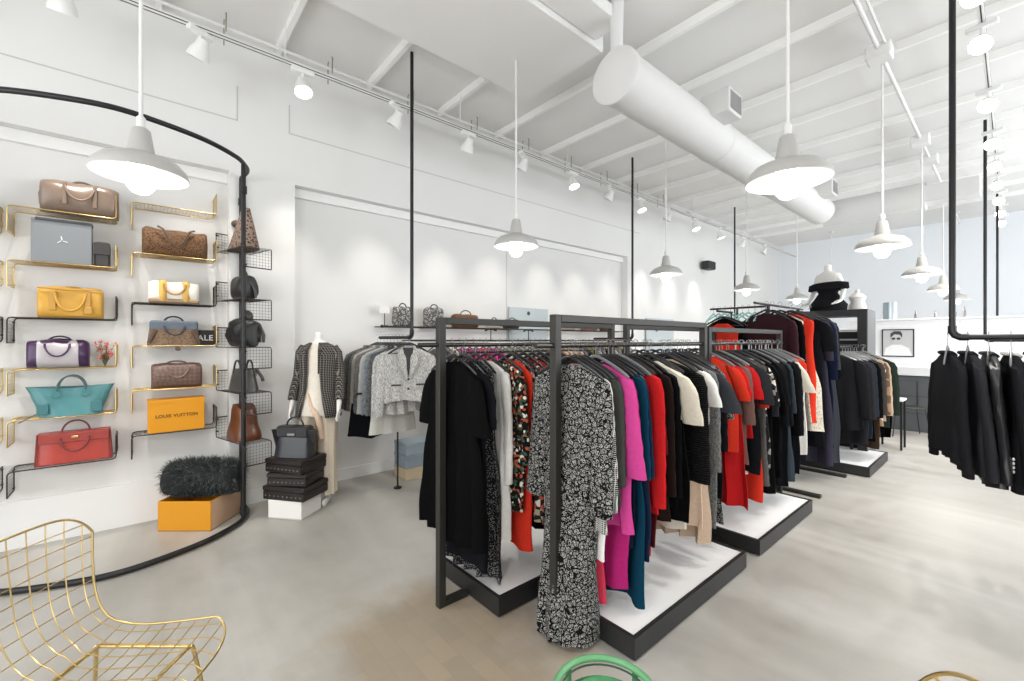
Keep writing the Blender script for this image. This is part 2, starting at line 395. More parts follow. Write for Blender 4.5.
pl = {(-2.97, 0): 'large near lamp in front of the gold bag shelves', (-2.97, 2.6): 'left row, second, above the first grey rack post',
      (-2.97, 5.2): 'left row, third, left of the black wall speaker', (-2.97, 7.8): 'left row, fourth, beside a black ceiling rod', (-2.97, 10.4): 'left row, far one left of the seated mannequin',
      (-2.97, 13.0): 'left row, last one near the back wall',
      (-.8, 2.65): 'largest one, glowing above the middle of the racks', (-.8, 5.2): 'right row, second, above the seated mannequin', (-.8, 7.8): 'right row, third, left of the near black rod',
      (-.8, 10.4): 'right row, fourth, right behind the near black rod', (-.8, 13.0): 'right row, farthest and lowest in view',
      (1.4, 0): 'in the row to the right of the camera, first', (1.4, 2.6): 'in the row to the right of the camera, second', (1.4, 5.2): 'in the row to the right of the camera, third', (1.4, 7.8): 'in the row to the right of the camera, fourth', (-.8, 0): 'above the photographer'}
first = True
for (x, y), lb in pl.items():
    t = pend0 if first else copy_tree(pend0); first = False
    t.location = (x, y, 2.36); t['label'] = 'white dome pendant lamp, ' + lb; t['group'] = 'white dome pendant lamps'
    l = bpy.data.lights.new('pendant_light', 'SPOT'); l.energy = 20; l.shadow_soft_size = .09; l.spot_size = math.radians(165); l.spot_blend = .4; l.color = (1, .96, .9)
    o = bpy.data.objects.new('pendant_light', l); COL.objects.link(o); o.location = (x, y, 2.20)
    l = bpy.data.lights.new('pendant_glow', 'POINT'); l.energy = 1.3; l.shadow_soft_size = .05; l.color = (1, .96, .9)
    o = bpy.data.objects.new('pendant_glow', l); COL.objects.link(o); o.location = (x, y, 2.19)

# ------------------------------------------------------------------ daylight through the storefront
def area(loc, rot, sx, sy, p, col=(1, 1, 1)):
    l = bpy.data.lights.new('daylight', 'AREA'); l.shape = 'RECTANGLE'; l.size = sx; l.size_y = sy; l.energy = p; l.color = col
    o = bpy.data.objects.new('daylight', l); COL.objects.link(o); o.location = loc; o.rotation_euler = rot
area((-.26, YF - .03, 1.9), (PI / 2, 0, 0), 7.6, 2.9, 100, (1, .985, .96))
area((XR - .03, 8.2, 1.9), (PI / 2, 0, PI / 2), 9.0, 2.6, 330, (.90, .95, 1))
w = MB()
for i in range(5): w.box(XR - .05, XR - .001, 3.7 + i * 2.25 - .03, 3.7 + i * 2.25 + .03, .6, 3.2)
w.box(XR - .05, XR - .001, 3.7, 12.7, .6, .66).box(XR - .05, XR - .001, 3.7, 12.7, 3.14, 3.2)
struct('window_2', w, M_black_metal)
wd = bpy.data.worlds.new('sky'); S.world = wd; wd.use_nodes = True
wd.node_tree.nodes['Background'].inputs[0].default_value = (.9, .95, 1, 1); wd.node_tree.nodes['Background'].inputs[1].default_value = 1.2

# ------------------------------------------------------------------ black hanging rails from the ceiling
def rail_rod(x, y, x2, z, label, zt=HJ, group='black hanging clothes rails'):
    t = thing('hanging_rail', label, 'clothes rail', (x, y, z), 0, group)
    s = 1 if x2 > x else -1
    MB().tube([(0, 0, .05), (0, 0, 1.2), (0, 0, zt - z)], .016, 12).build('drop_rod', M_black_metal, t, True)
    MB().tube([(0, 0, .07), (0, 0, .035), (s * .012, 0, .012), (s * .035, 0, 0), (s * .07, 0, 0)], .021, 12).build('elbow', M_black_metal, t, True)
    MB().tube([(s * .05, 0, 0), ((x2 - x) / 2, 0, 0), (x2 - x, 0, 0)], .016, 12).build('rail', M_black_metal, t, True)
    return t
rail_rod(-3.71, 1.94, XF + .15, 1.53, 'black pipe rail holding tweed jackets, hung beside the mannequin')
rail_rod(-3.71, 5.55, XF + .15, 1.53, 'black ceiling rod dropping behind the middle of the long rack')
rail_rod(-3.73, 9.2, XF + .15, 1.53, 'black ceiling rod near the fourth left pendant')
rail_rod(-.25, 3.77, 1.15, 1.52, 'nearest thick black pipe rail carrying black jackets on the right')
rail_rod(-.24, 7.9, 1.6, 1.50, 'thinner black pipe rail behind the black jackets')
rail_rod(-.2, 11.3, 1.6, 1.50, 'farthest thin black pipe rail on the right')

# ------------------------------------------------------------------ hoop of black pipe in front of the bag wall
half = [(-4.555, .69), (-4.34, .70), (-4.17, .645), (-4.04, .56), (-3.87, .36), (-3.755, .10), (-3.705, -.13)]
ring = [(x, y) for x, y in half] + [(x, -.26 - y) for x, y in half[::-1][1:]]
t = thing('pipe_hoop', 'black pipe frame curving around the handbag shelves', 'pipe frame', (0, 0, 0))
sp = spline([(x, y, 0) for x, y in ring], 7)
MB().tube([p + Vector((0, 0, .025)) for p in sp], .02, 10).build('floor_ring', M_black_metal, t, True)
MB().tube([p + Vector((0, 0, 2.97)) for p in sp], .018, 10).build('top_ring', M_black_metal, t, True)
for x, y, r in ((-4.17, .645, .018), (-4.555, .69, .02), (-4.17, -.905, .018), (-4.555, -.95, .02)):
    MB().tube([(x, y, .03), (x, y, 1.5), (x, y, 2.965)], r, 10).build('post', M_black_metal, t, True)
    MB().lathe([(.026, -.03), (.026, .03)], 12, (x, y, 2.75), True, True).lathe([(.026, -.03), (.026, .03)], 12, (x, y, .09), True, True).build('collar', M_black_metal, t, True)

# ------------------------------------------------------------------ Z-shaped wire shelves
def make_shelf(m, L=.55, D=.22, E=.175):
    t = thing('wire_shelf', '', 'shelf')
    for y in (-.004, -D):
        MB().tube([(0, y, -E), (0, y, -.02), (.006, y, -.006), (.02, y, 0), (L - .02, y, 0), (L - .006, y, .006), (L, y, .02), (L, y, E)], .0042, 8).build('frame_rod', m, t, True)
    MB().tube([(0, 0, -E), (0, -D, -E)], .005, 8).build('end_rod', m, t); MB().tube([(L, 0, E), (L, -D, E)], .005, 8).build('end_rod', m, t)
    g = MB()
    n = 22
    for i in range(1, n): x = L * i / n; g.tube([(x, 0, 0), (x, -D, 0)], .0010, 4)
    for i in range(1, 9):
        y = -D * i / 9; g.tube([(0, y, -E), (0, y, 0), (L, y, 0), (L, y, E)], .0010, 4)
    for i in range(1, 7):
        z = E * i / 7; g.tube([(0, 0, -z), (0, -D, -z)], .0010, 4); g.tube([(L, 0, z), (L, -D, z)], .0010, 4)
    g.build('wire_mesh', m, t)
    for x, z in ((.0, -E * .9), (.0, -.03), (L, E * .9), (L, .05)):
        MB().lathe([(.007, 0), (.007, .02)], 10, (0, 0, 0), True, True).build('wall_screw', m, t).matrix_basis = Matrix.Translation((x, .0, z)) @ Matrix.Rotation(PI / 2, 4, 'X')
    return t
sh_gold = make_shelf(M_gold); sh_dark = make_shelf(M_darkwire); sh_gold['used'] = 0; sh_dark['used'] = 0
def shelf(loc, rz, dark, label):
    p = sh_dark if dark else sh_gold
    if not p['used']: p['used'] = 1; t = p
    else: t = copy_tree(p)
    t.location = loc; t.rotation_euler = (0, 0, rz); t['label'] = label; t['group'] = 'zigzag wire bag shelves'
XS = XL + .012
rows = ['topmost', 'second from top', 'third from top', 'fourth from top', 'fifth from top', 'lowest']
ZB = [2.43, 2.055, 1.66, 1.295, .943, .595]
ZC = [2.585, 2.19, 1.80, 1.455, 1.105, .75]
ZD = [2.285, 1.85, 1.44, 1.055, .635]
hold = {'B': ['under the bronze duffel', 'under the flat grey box', 'under the yellow bag', 'under the purple bag', 'under the teal tote', 'under the red bag'],
        'C': ['empty, above the brown monogram bag', 'under the brown monogram duffel', 'under the white and gold bag', 'under the denim and brown bag', 'under the quilted mauve bag', 'under the yellow box'],
        'D': ['under the pointed woven bag', 'under the upper black bag', 'under the middle black ruffled bag', 'under the dark grey bag', 'under the brown bucket bag']}
for i in range(6):
    dk = i in (2, 5)
    shelf((XS, -1.30, ZB[i] - .17), PI / 2, dk, f'{"dark" if dk else "gold"} wire shelf cut by left edge, {rows[i]}')
    shelf((XS, -.695, ZB[i]), PI / 2, dk, f'{"dark" if dk else "gold"} wire shelf {hold["B"][i]}')
    shelf((XS, -.055, ZC[i]), PI / 2, dk, f'{"dark" if dk else "gold"} wire shelf {hold["C"][i]}')
for i in range(5):
    shelf((-4.125, .64, ZD[i]), PI + math.radians(14), True, f'dark wire shelf at the hoop post {hold["D"][i]}')
# ------------------------------------------------------------------ bags
def rrect(hw, hh, n=20, p=3.2):
    out = []
    for k in range(n):
        a = 2 * PI * k / n; c, s_ = math.cos(a), math.sin(a)
        q = (abs(c) ** p + abs(s_) ** p) ** (-1 / p); out.append((hw * c * q, hh * s_ * q))
    return out
def body_x(L, D, H, endround=.12, p=3.0, n=24, m=14, sag=.0, seed=0, topw=1., flare=0.):
    """pillow / duffel body, long axis x, standing on z=0"""
    b = MB(); rings = []; rr = random.Random(seed)
    xs = [-L / 2 + L * (.5 - .5 * math.cos(PI * i / m)) for i in range(m + 1)]
    for i, x in enumerate(xs):
        e = min(1., (L / 2 - abs(x)) / max(endround * L, 1e-5)); k = .55 + .45 * math.sqrt(max(0, 1 - (1 - e) ** 2))
        if i in (0, m): k = .5
        kz = .75 + .25 * k + .02 * math.sin(5 * i + seed)
        ring = []
        for (y, z) in rrect(D / 2 * k, H / 2 * kz, n, p):
            zz = H / 2 * kz + z; t = zz / H
            y *= lerp(1, topw, t); zz -= sag * (1 - (2 * x / L) ** 2) * t
            xx = x * (1 + flare * t)
            d = .006 * math.sin(17 * x + 9 * zz * 3 + seed * 2 + y * 30)
            ring.append(Vector((xx, y + d * (1 if y > 0 else -1), zz)))
        rings.append(ring)
    b.loft(rings, True, True); return b
def handle(w, h, y, z, r, m, t, tilt=0., cx=0., n=14):
    pts = [(cx + w / 2 * math.cos(PI * i / n), y + tilt * math.sin(PI * i / n), z + h * math.sin(PI * i / n)) for i in range(n + 1)]
    pts = [(pts[0][0], y, z - .03)] + pts + [(pts[-1][0], y, z - .03)]
    MB().tube(pts, r, 8).build('handle', m, t, True)
def leather(n, c, r=.42): return mat(n, c, r, noise=.12, nscale=14, bump=.12)
XBG = XL + .14
def bag(name, label, y, z, rz=PI / 2, x=XBG, cat='handbag', group=None):
    return thing(name, label, cat, (x, y, z + .0065), rz, group)

# B column
mB = leather('bronze_leather', (.20, .145, .11), .28); dk = leather('dark_brown_leather', (.085, .05, .035))
t = bag('duffel_bag', 'large metallic bronze duffel bag on the top gold shelf', -.34, ZB[0])
body_x(.42, .2, .235, .10, 2.8, seed=1).build('body', mB, t, True)
handle(.15, -.11, -.108, .20, .008, leather('taupe_leather', (.22, .15, .11)), t, -.015); handle(.15, .06, .07, .21, .008, MATS['taupe_leather'], t)
for x in (-.08, .08): MB().cbox(x - .012, x + .012, -.112, -.095, .05, .21, .003).build('strap_patch', mB, t)
MB().tube([(-.205, -.05, .04), (-.212, -.03, .12), (-.2, .0, .2)], .006, 6).build('piping', MATS['taupe_leather'], t, True)
t = bag('flat_box', 'large flat grey box with small white emblem, second shelf', -.435, ZB[1], cat='box')
MB().cbox(-.155, .155, -.06, .03, 0, .315, .004).build('box_body', mat('grey_card', (.22, .235, .25), .6), t)
MB().box(-.135, .157, -.062, .032, .296, .317).build('lid', mat('dark_grey_card', (.06, .065, .07), .6), t)
e = MB()
for a in range(3):
    q = PI / 2 + a * 2 * PI / 3
    e.tube([(.0 + .004 * math.cos(q), -.0615, .165 + .004 * math.sin(q)), (.03 * math.cos(q + .2), -.0615, .165 + .03 * math.sin(q + .2))], .0035, 5)
e.build('emblem', mat('emblem_white', (.8, .8, .8), .5), t)
t = bag('small_pouch', 'small charcoal box purse beside the flat grey box', -.225, ZB[1], cat='handbag')
MB().cbox(-.045, .045, -.05, .05, 0, .19, .012).build('body', leather('charcoal_leather', (.045, .042, .042)), t)
MB().cbox(-.047, .047, -.058, -.05, .09, .18, .003).build('flap', MATS['charcoal_leather'], t)
MB().tube([(-.045, 0, .02), (-.08, -.02, .004), (-.1, -.03, .03), (-.06, -.03, .01)], .004, 6).build('strap', MATS['charcoal_leather'], t, True)
mY = leather('mustard_leather', (.60, .33, .05), .38)
t = bag('handbag', 'mustard yellow structured handbag with round front flap handle', -.39, ZB[2])
body_x(.345, .17, .225, .05, 5, seed=2).build('body', mY, t, True)
handle(.155, -.13, -.098, .18, .008, mY, t, -.012); handle(.14, .03, .06, .205, .007, mY, t)
for x in (-.09, .09): MB().cbox(x - .018, x + .018, -.1, -.086, .05, .19, .004).build('buckle_tab', leather('amber_leather', (.50, .27, .05)), t)
MB().cbox(.07, .115, -.103, -.088, .03, .08, .004).build('pocket', MATS['amber_leather'], t)
MB().tube([(-.165, -.086, .21), (0, -.092, .20), (.165, -.086, .21)], .005, 6).build('piping', MATS['amber_leather'], t, True)
mP = leather('purple_leather', (.05, .02, .07), .3); mS = leather('silver_leather', (.46, .43, .45), .28)
t = bag('handbag', 'purple and silver bowling handbag with dark loop handle', -.455, ZB[3])
body_x(.32, .18, .205, .26, 2.4, seed=3).build('body', mP, t, True)
body_x(.215, .19, .20, .02, 2.5, seed=3).build('silver_panel', mS, t, True)
handle(.125, -.09, -.106, .175, .006, mP, t, -.015); handle(.13, .05, .03, .18, .006, mP, t)
MB().tube(arc(0, .10, .155, .25, PI - .25, 12, .0, .11), .005, 6).build('zip_piping', mat('black_piping', (.02, .015, .025), .4), t, True)
t = bag('flower_bunch', 'small bunch of red and pink artificial flowers beside purple bag', -.21, ZB[3], cat='flowers')
st = MB(); pt = MB(); lf = MB()
for i in range(30):
    a = R.uniform(0, 6.28); q = R.uniform(.01, .07); h = R.uniform(.06, .19); p = Vector((q * math.cos(a) * .9, q * math.sin(a) * .8, h))
    st.tube([(0, 0, .0), (p.x * .5, p.y * .5, h * .6), p], .0017, 4)
    for k in range(6):
        b = 2 * PI * k / 6 + i; d = Vector((math.cos(b), math.sin(b) * .6, math.sin(b) * .8 + .2)) * R.uniform(.018, .03); s_ = Vector((-d.y, d.x, d.z * .4)) * .35
        pt.cur = 0 if i % 4 else 1; pt.add([p, p + d * .5 + s_, p + d, p + d * .5 - s_], [(0, 1, 2, 3)])
st.build('stems', mat('stem_green', (.14, .15, .06), .7), t); pt.build('petals', [mat('petal_red', (.60, .10, .09), .6), mat('petal_cream', (.70, .52, .42), .6)], t)
mT = leather('teal_leather', (.06, .21, .225), .3)
t = bag('tote_bag', 'wide teal leather tote with flared wings and slim handles', -.39, ZB[4])
b = MB(); rings = []
for i in range(9):
    tt = i / 8; hw = lerp(.165, .235, tt ** 1.4); hd = lerp(.085, .035, tt)
    rings.append([Vector((x, y + .005 * math.sin(x * 40 + tt * 6), .20 * tt + (.018 * abs(x / hw) ** 2 if i > 5 else 0))) for x, y in rrect(hw, hd, 30, 3.5)])
b.loft(rings, True, True).build('body', mT, t, True)
for x in (-.14, .14): MB().cbox(x - .03, x + .03, -.088, -.078, .02, .10, .004).build('side_gusset', leather('deep_teal_leather', (.05, .17, .19)), t)
for y in (-.052, .05): handle(.15, .10, y, .19, .0055, mat('slate_handle', (.07, .12, .13), .4), t)
for x in (-.075, .075): MB().lathe([(.022, 0), (.022, .006)], 14, (0, 0, 0), True, True).build('handle_ring_patch', mT, t).matrix_basis = Matrix.Translation((x, -.062, .16)) @ Matrix.Rotation(PI / 2, 4, 'X')
MB().tube([(-.17, -.09, .03), (-.2, -.10, .012), (-.25, -.11, -.02)], .004, 6).build('hanging_strap', mat('slate_handle', (0, 0, 0)), t, True)
mR = leather('red_leather', (.38, .04, .026), .33); mRt = leather('dark_red_leather', (.18, .03, .03), .4)
t = bag('handbag', 'bright red structured handbag with round dark red handles', -.37, ZB[5])
b = MB(); rings = []
for i in range(7):
    tt = i / 6; rings.append([Vector((x, y, .225 * tt)) for x, y in rrect(lerp(.205, .192, tt), lerp(.08, .05, tt), 28, 6)])
b.loft(rings, True, True).build('body', mR, t, True)
MB().cbox(-.185, .185, -.068, -.058, .155, .218, .003).build('top_flap', leather('brick_leather', (.34, .05, .04)), t)
for x in (-.198, .198): MB().tube([(x, -.075, .005), (x * .96, -.052, .225)], .005, 6).build('edge_piping', mRt, t, True)
MB().tube([(-.2, -.082, .006), (.2, -.082, .006)], .005, 6).build('edge_piping', mRt, t, True)
handle(.15, .085, .02, .215, .006, mRt, t); handle(.15, -.10, -.075, .19, .006, mRt, t, -.01)
MB().cbox(-.02, .02, -.074, -.066, .18, .20, .003).build('clasp', M_gold, t)
# A column (only their right ends show)
t = bag('handbag', 'dark brown bag mostly cut off by the left edge, top row', -.93, ZB[0] - .17)
body_x(.3, .17, .2, .12, 3, seed=11).build('body', dk, t, True); handle(.14, .08, 0, .19, .007, dk, t)
t = bag('handbag', 'black bag mostly cut off by the left edge, third row', -.93, ZB[2] - .17)
body_x(.3, .17, .17, .12, 3, seed=12).build('body', leather('black_leather', (.014, .014, .015)), t, True); handle(.14, .08, 0, .16, .007, MATS['black_leather'], t)

# C column
mono = pat('brown_monogram', 'leopard', (.04, .02, .012), (.18, .10, .055), 95, rough=.5)
t = bag('duffel_bag', 'brown monogram duffel bag with V shaped handles, upper right column', .22, ZC[1])
body_x(.43, .2, .225, .08, 2.8, seed=5, sag=.01).build('body', mono, t, True)
for y in (-.11, .09): MB().tube([(-.12, y, .22), (-.085, y - .01, .20), (-.04, y - .015, .10), (0, y - .016, .065), (.04, y - .015, .10), (.085, y - .01, .20), (.12, y, .22)], .008, 8).build('handle', dk, t, True)
for x in (-.2, .2): MB().cbox(x - .014, x + .014, -.03, .03, .10, .21, .006).build('end_tab', dk, t)
t = bag('handbag', 'white and gold striped speedy handbag on dark shelf', .21, ZC[2])
body_x(.335, .17, .18, .12, 3, seed=6).build('body', leather('ivory_leather', (.78, .74, .66), .4), t, True)
mG = leather('gold_tan_leather', (.70, .42, .10), .4)
for x in (-.075, .075): MB().cbox(x - .025, x + .025, -.094, .094, .004, .186, .012).build('gold_band', mG, t, True)
MB().cbox(-.165, .165, -.09, .09, .0, .035, .01).build('base_trim', leather('tan_leather', (.30, .20, .12)), t)
handle(.14, -.085, -.098, .155, .007, leather('honey_leather', (.42, .25, .09)), t)
t = bag('handbag', 'boxy handbag, denim blue above brown monogram, beside sale sign', .21, ZC[3])
b = MB(); rings = []
for i in range(6):
    tt = i / 5; rings.append([Vector((x, y, .13 * tt)) for x, y in rrect(lerp(.175, .16, tt), .085, 28, 6)])
b.loft(rings, True, True).build('body', pat('taupe_monogram', 'leopard', (.09, .055, .035), (.22, .15, .10), 90, rough=.55), t, True)
MB().cbox(-.158, .158, -.08, .08, .12, .20, .012).build('denim_top', leather('denim_blue', (.10, .125, .16), .7), t)
for s_ in (-1, 1): MB().tube([(s_ * .165, -.088, .02), (s_ * .12, -.09, .125)], .012, 6).build('corner_trim', dk, t, True)
handle(.13, -.075, -.095, .16, .0065, leather('navy_strap', (.03, .035, .05)), t); handle(.13, .05, .05, .19, .0065, MATS['navy_strap'], t)
MB().lathe([(.018, 0), (.018, .004)], 14, (0, 0, 0), True, True).build('hanging_fob', dk, t).matrix_basis = Matrix.Translation((.02, -.105, -.03)) @ Matrix.Rotation(PI / 2, 4, 'X')
t = bag('sale_sign', 'small black sign with white SALE lettering behind boxy bag', .425, ZC[3], x=XL + .05, cat='sign')
MB().cbox(-.10, .08, -.006, .006, 0, .13, .002).build('board', mat('sign_black', (.02, .02, .02), .5), t)
def text(body, size, m, parent, loc, rot, name='lettering', ext=.001, sx=1.):
    c = bpy.data.curves.new(name, 'FONT'); c.body = body; c.size = size; c.extrude = ext; c.align_x = 'CENTER'; c.align_y = 'CENTER'; c.space_character = 1.05; c.offset = .0007
    o = bpy.data.objects.new(name, c); COL.objects.link(o); dg = bpy.context.evaluated_depsgraph_get()
    me = bpy.data.meshes.new_from_object(o.evaluated_get(dg)); bpy.data.objects.remove(o)
    me.materials.clear(); me.materials.append(m)
    o = bpy.data.objects.new(name, me); COL.objects.link(o); o.parent = parent; o.location = loc; o.rotation_euler = rot; o.scale = (sx, 1, 1)
    return o
text('SALE', .068, mat('sign_white', (.85, .85, .85), .5), t, (-.01, -.0072, .06), (PI / 2, 0, 0), ext=.0006)
t = bag('handbag', 'quilted mauve brown speedy handbag on gold shelf', .23, ZC[4])
body_x(.335, .18, .20, .10, 3, seed=8).build('body', pat('mauve_quilt', 'quilt', (.17, .10, .08), (.11, .065, .05), 44, rough=.45), t, True)
handle(.14, -.085, -.105, .17, .007, leather('mauve_leather', (.20, .12, .10)), t); handle(.14, .03, .06, .185, .007, MATS['mauve_leather'], t)
MB().tube([(-.15, -.04, .196), (.15, -.04, .196)], .004, 6).build('zip', MATS['mauve_leather'], t, True)
t = bag('gift_box', 'yellow orange box with small printed brand name, on lowest right-column shelf', .225, ZC[5], cat='box')
mO = mat('saffron_card', (.66, .275, .003), .5)
MB().cbox(-.185, .185, -.10, .06, 0, .26, .004).build('box_body', mO, t)
MB().box(-.187, .187, -.102, .062, .235, .265).build('lid', mO, t)
text('LOUIS VUITTON', .036, mat('print_brown', (.05, .018, .0), .6), t, (0, -.1008, .13), (PI / 2, 0, 0), ext=.0004)

# D column: bags at the hoop post
dr = math.radians(14)
def dpos(u, v): # u from the outer corner towards the wall, v across (away from the camera)
    return (-4.125 - u * math.cos(dr) - v * math.sin(dr), .64 - u * math.sin(dr) + v * math.cos(dr))
def dbag(lab, i, u=.24, name='handbag'):
    x, y = dpos(u + .055, .11); return thing(name, lab, 'handbag', (x, y, ZD[i] + .0065), PI + dr)
bl = leather('black_leather', (.014, .014, .015)); gb = leather('grey_black_leather', (.05, .048, .045), .3)
t = dbag('pointed grey brown woven bag on the highest hoop shelf', 0, .22)
b = MB(); rings = []
for i in range(11):
    tt = i / 10; rings.append([Vector((x - .05 * tt, y, .36 * tt - .14 * tt * max(0, x / .2))) for x, y in rrect(lerp(.19, .035, tt ** 1.1), lerp(.09, .03, tt), 24, 3)])
b.loft(rings, True, True).build('body', pat('brown_snake', 'leopard', (.035, .025, .02), (.22, .16, .13), 45, rough=.5), t, True)
MB().ball((.13, 0, .25), .05, .04, .035).build('knot', dk, t, True); MB().tube([(.12, -.02, .25), (.0, -.04, .28), (-.04, -.03, .33)], .012, 8).build('strap', dk, t, True)
t = dbag('rounded black bag with drooping strap, second hoop shelf', 1, .20)
body_x(.26, .17, .21, .35, 2.3, seed=21).build('body', bl, t, True); handle(.12, .07, 0, .18, .008, bl, t)
MB().tube([(.12, -.05, .16), (.19, -.07, .10), (.21, -.07, .02), (.12, -.08, .05)], .012, 8).build('strap', gb, t, True); MB().tube([(-.12, 0, .16), (-.16, -.02, .07), (-.15, -.03, .01)], .009, 8).build('strap', gb, t, True)
t = dbag('slouchy black ruffled bag in the middle of the hoop shelves', 2, .21)
b = body_x(.33, .19, .24, .4, 2.2, seed=22); rr_ = random.Random(3)
b.v = [(x + .012 * math.sin(60 * z + 5 * x), y + .014 * math.sin(50 * x + 30 * z), z + .012 * math.sin(45 * x) * (z > .05)) for x, y, z in b.v]; b.build('body', bl, t, True)
MB().ball((-.02, -.02, .26), .05, .05, .06).build('gathered_top', gb, t, True)
for k in range(4): MB().tube([(-.14 + .07 * k, -.10, .04), (-.12 + .07 * k, -.115, .1), (-.09 + .06 * k, -.09, .19)], .014, 6).build('ruffle', gb, t, True)
t = dbag('dark grey leather handbag with twin handles, fourth hoop shelf', 3, .21)
b = MB(); rings = []
for i in range(7):
    tt = i / 6; rings.append([Vector((x, y, .19 * tt)) for x, y in rrect(lerp(.175, .13, tt), lerp(.08, .05, tt), 24, 3.5)])
b.loft(rings, True, True).build('body', gb, t, True)
for s_ in (-1, 1): handle(.12, .085, s_ * .05, .18, .008, bl, t)
for s_ in (-1, 1): MB().tube([(s_ * .10, -.06, .19), (s_ * .16, -.08, .12), (s_ * .18, -.08, .09)], .014, 6).build('side_strap', gb, t, True)
MB().lathe([(.025, 0), (.03, .008), (.02, .012)], 14, (0, 0, 0), False, True).build('round_clasp', M_steel, t, True).matrix_basis = Matrix.Translation((-.03, -.075, .14)) @ Matrix.Rotation(PI / 2, 4, 'X')
mBr = leather('chestnut_leather', (.11, .034, .012), .3)
t = dbag('glossy chestnut brown bucket bag on the lowest hoop shelf', 4, .20)
b = MB(); rings = []
for i in range(9):
    tt = i / 8; k = 1 + .05 * math.sin(tt * 9)
    rings.append([Vector((x * k, y * k, .30 * tt - .03 * tt * max(0, -x / .15) * 2)) for x, y in rrect(lerp(.165, .10, tt ** 1.5), lerp(.11, .07, tt), 24, 3)])
b.loft(rings, True, True).build('body', mBr, t, True)
MB().tube([(.10, -.05, .29), (.17, -.08, .22), (.18, -.08, .08)], .018, 8).build('side_strap', mBr, t, True)
MB().tube([(-.1, -.03, .27), (0, -.08, .25), (.09, -.04, .28)], .009, 8).build('drawstring', dk, t, True)

# floor: open saffron box with the fur roll
bz = thing('open_box', 'open saffron orange box standing on the floor under fur bag', 'box', (-4.40, .38, 0), math.radians(50))
def crate(t, hx, hy, h, th, m, mi):
    MB().box(-hx, hx, -hy, hy, 0, th).build('base', mi, t)
    MB().box(-hx, hx, -hy, -hy + th, th, h).box(-hx, hx, hy - th, hy, th, h).box(-hx, -hx + th, -hy + th, hy - th, th, h).box(hx - th, hx, -hy + th, hy - th, th, h).build('sides', m, t)
crate(bz, .205, .19, .235, .006, mO, mat('box_inside', (.22, .10, .04), .8))
MB().box(.2053, .2065, -.18, .19, .006, .231).build('pale_side', mat('pale_card', (.66, .43, .28), .6), bz)  # this side of the box is paler than the others
t = thing('fur_bag', 'big black shaggy fur bag lying across the orange box', 'handbag', (-4.39, .40, .2355), math.radians(56))
b = body_x(.56, .28, .26, .16, 2.3, seed=31, m=18); b.build('body', mat('fur_base', (.012, .016, .016), .9), t, True)
f = MB(); rf = random.Random(5)
for i in range(9000):
    x = rf.uniform(-.28, .28); a = rf.uniform(0, 2 * PI); k = math.sqrt(max(.1, 1 - (abs(x) / .31) ** 5))
    p = Vector((x, .135 * k * math.cos(a), .137 + .13 * k * math.sin(a)))
    nrm = Vector((x * .8 if abs(x) > .22 else 0, math.cos(a), math.sin(a))).normalized()
    d = (nrm * .6 + Vector((rf.uniform(-.9, .9), rf.uniform(-.5, .5), rf.uniform(-.8, .3)))).normalized() * rf.uniform(.03, .065)
    q = p + d
    if q.z < .004: q.z = .004 if abs(q.y) < .2 else q.z
    s_ = d.cross(Vector((rf.uniform(-1, 1), rf.uniform(-1, 1), 1))).normalized() * .0014
    mid = p + d * .55 + nrm * .006
    f.cur = 1 if rf.random() < .25 else 0
    f.add([p - s_, p + s_, mid + s_ * .7, mid - s_ * .7, q], [(0, 1, 2, 3), (3, 2, 4)])
f.build('fur', [mat('fur_black', (.015, .02, .02), .6), mat('fur_tip', (.15, .17, .165), .6)], t)

# plinth with three crocodile boxes and the satchel
t = thing('plinth', 'low white block on the floor under the stack of brown cases', 'plinth', (-4.08, 1.02, 0), math.radians(40))
MB().cbox(-.155, .155, -.14, .14, 0, .155, .004).build('block', mat('plinth_white', (.82, .80, .77), .6), t)
MB().box(-.15, .15, -.1407, -.140, .004, .012).build('base_strip', MATS['panel_joint'], t)  # thin grey strip low on the block's front face
mC = mat('dark_case_leather', (.014, .009, .008), .33, noise=.4, nscale=120, bump=.4)
z = .156
for i, (sx, sy, h, rz, lab) in enumerate([(.20, .16, .115, 36, 'lowest, studded and widest dark brown case'), (.175, .145, .108, 44, 'middle dark brown case of the stack, with studs'), (.19, .15, .115, 31, 'top dark brown case of the stack, under the satchel')]):
    t = thing('storage_case', lab + ' beside the mannequin', 'case', (-4.09, 1.03, z), math.radians(rz))
    MB().cbox(-sx, sx, -sy, sy, 0, h * .62, .006).build('case_body', mC, t)
    MB().cbox(-sx - .004, sx + .004, -sy - .004, sy + .004, h * .625, h, .008).build('lid', mC, t)
    for k in range(9): MB().ball((-sx + .03 + (2 * sx - .06) * k / 8, -sy - .002, h * .3), .006, .004, .006, 8, 5).build('stud', M_steel, t, True)
    z += h + .001
bagz = z
t = thing('satchel', 'black winged satchel with silver clasp on top of dark cases', 'handbag', (-4.09, 1.02, bagz), math.radians(44))
b = MB(); rings = []
for i in range(8):
    tt = i / 7; rings.append([Vector((x, y, .25 * tt)) for x, y in rrect(lerp(.165, .145, tt), lerp(.075, .035, tt), 28, 5)])
b.loft(rings, True, True).build('body', leather('slate_leather', (.02, .022, .028), .3), t, True)
MB().cbox(-.145, .145, -.056, .05, .165, .262, .012).build('flap', bl, t)
for s_ in (-1, 1):
    w_ = MB(); w_.loft([[Vector((s_ * .14, -.05, .05)), Vector((s_ * .14, .03, .05)), Vector((s_ * .14, .03, .235)), Vector((s_ * .14, -.05, .235))], [Vector((s_ * .175, -.015, .1)), Vector((s_ * .175, .0, .1)), Vector((s_ * .21, .0, .225)), Vector((s_ * .21, -.015, .225))]], True, True).build('wing', bl, t)
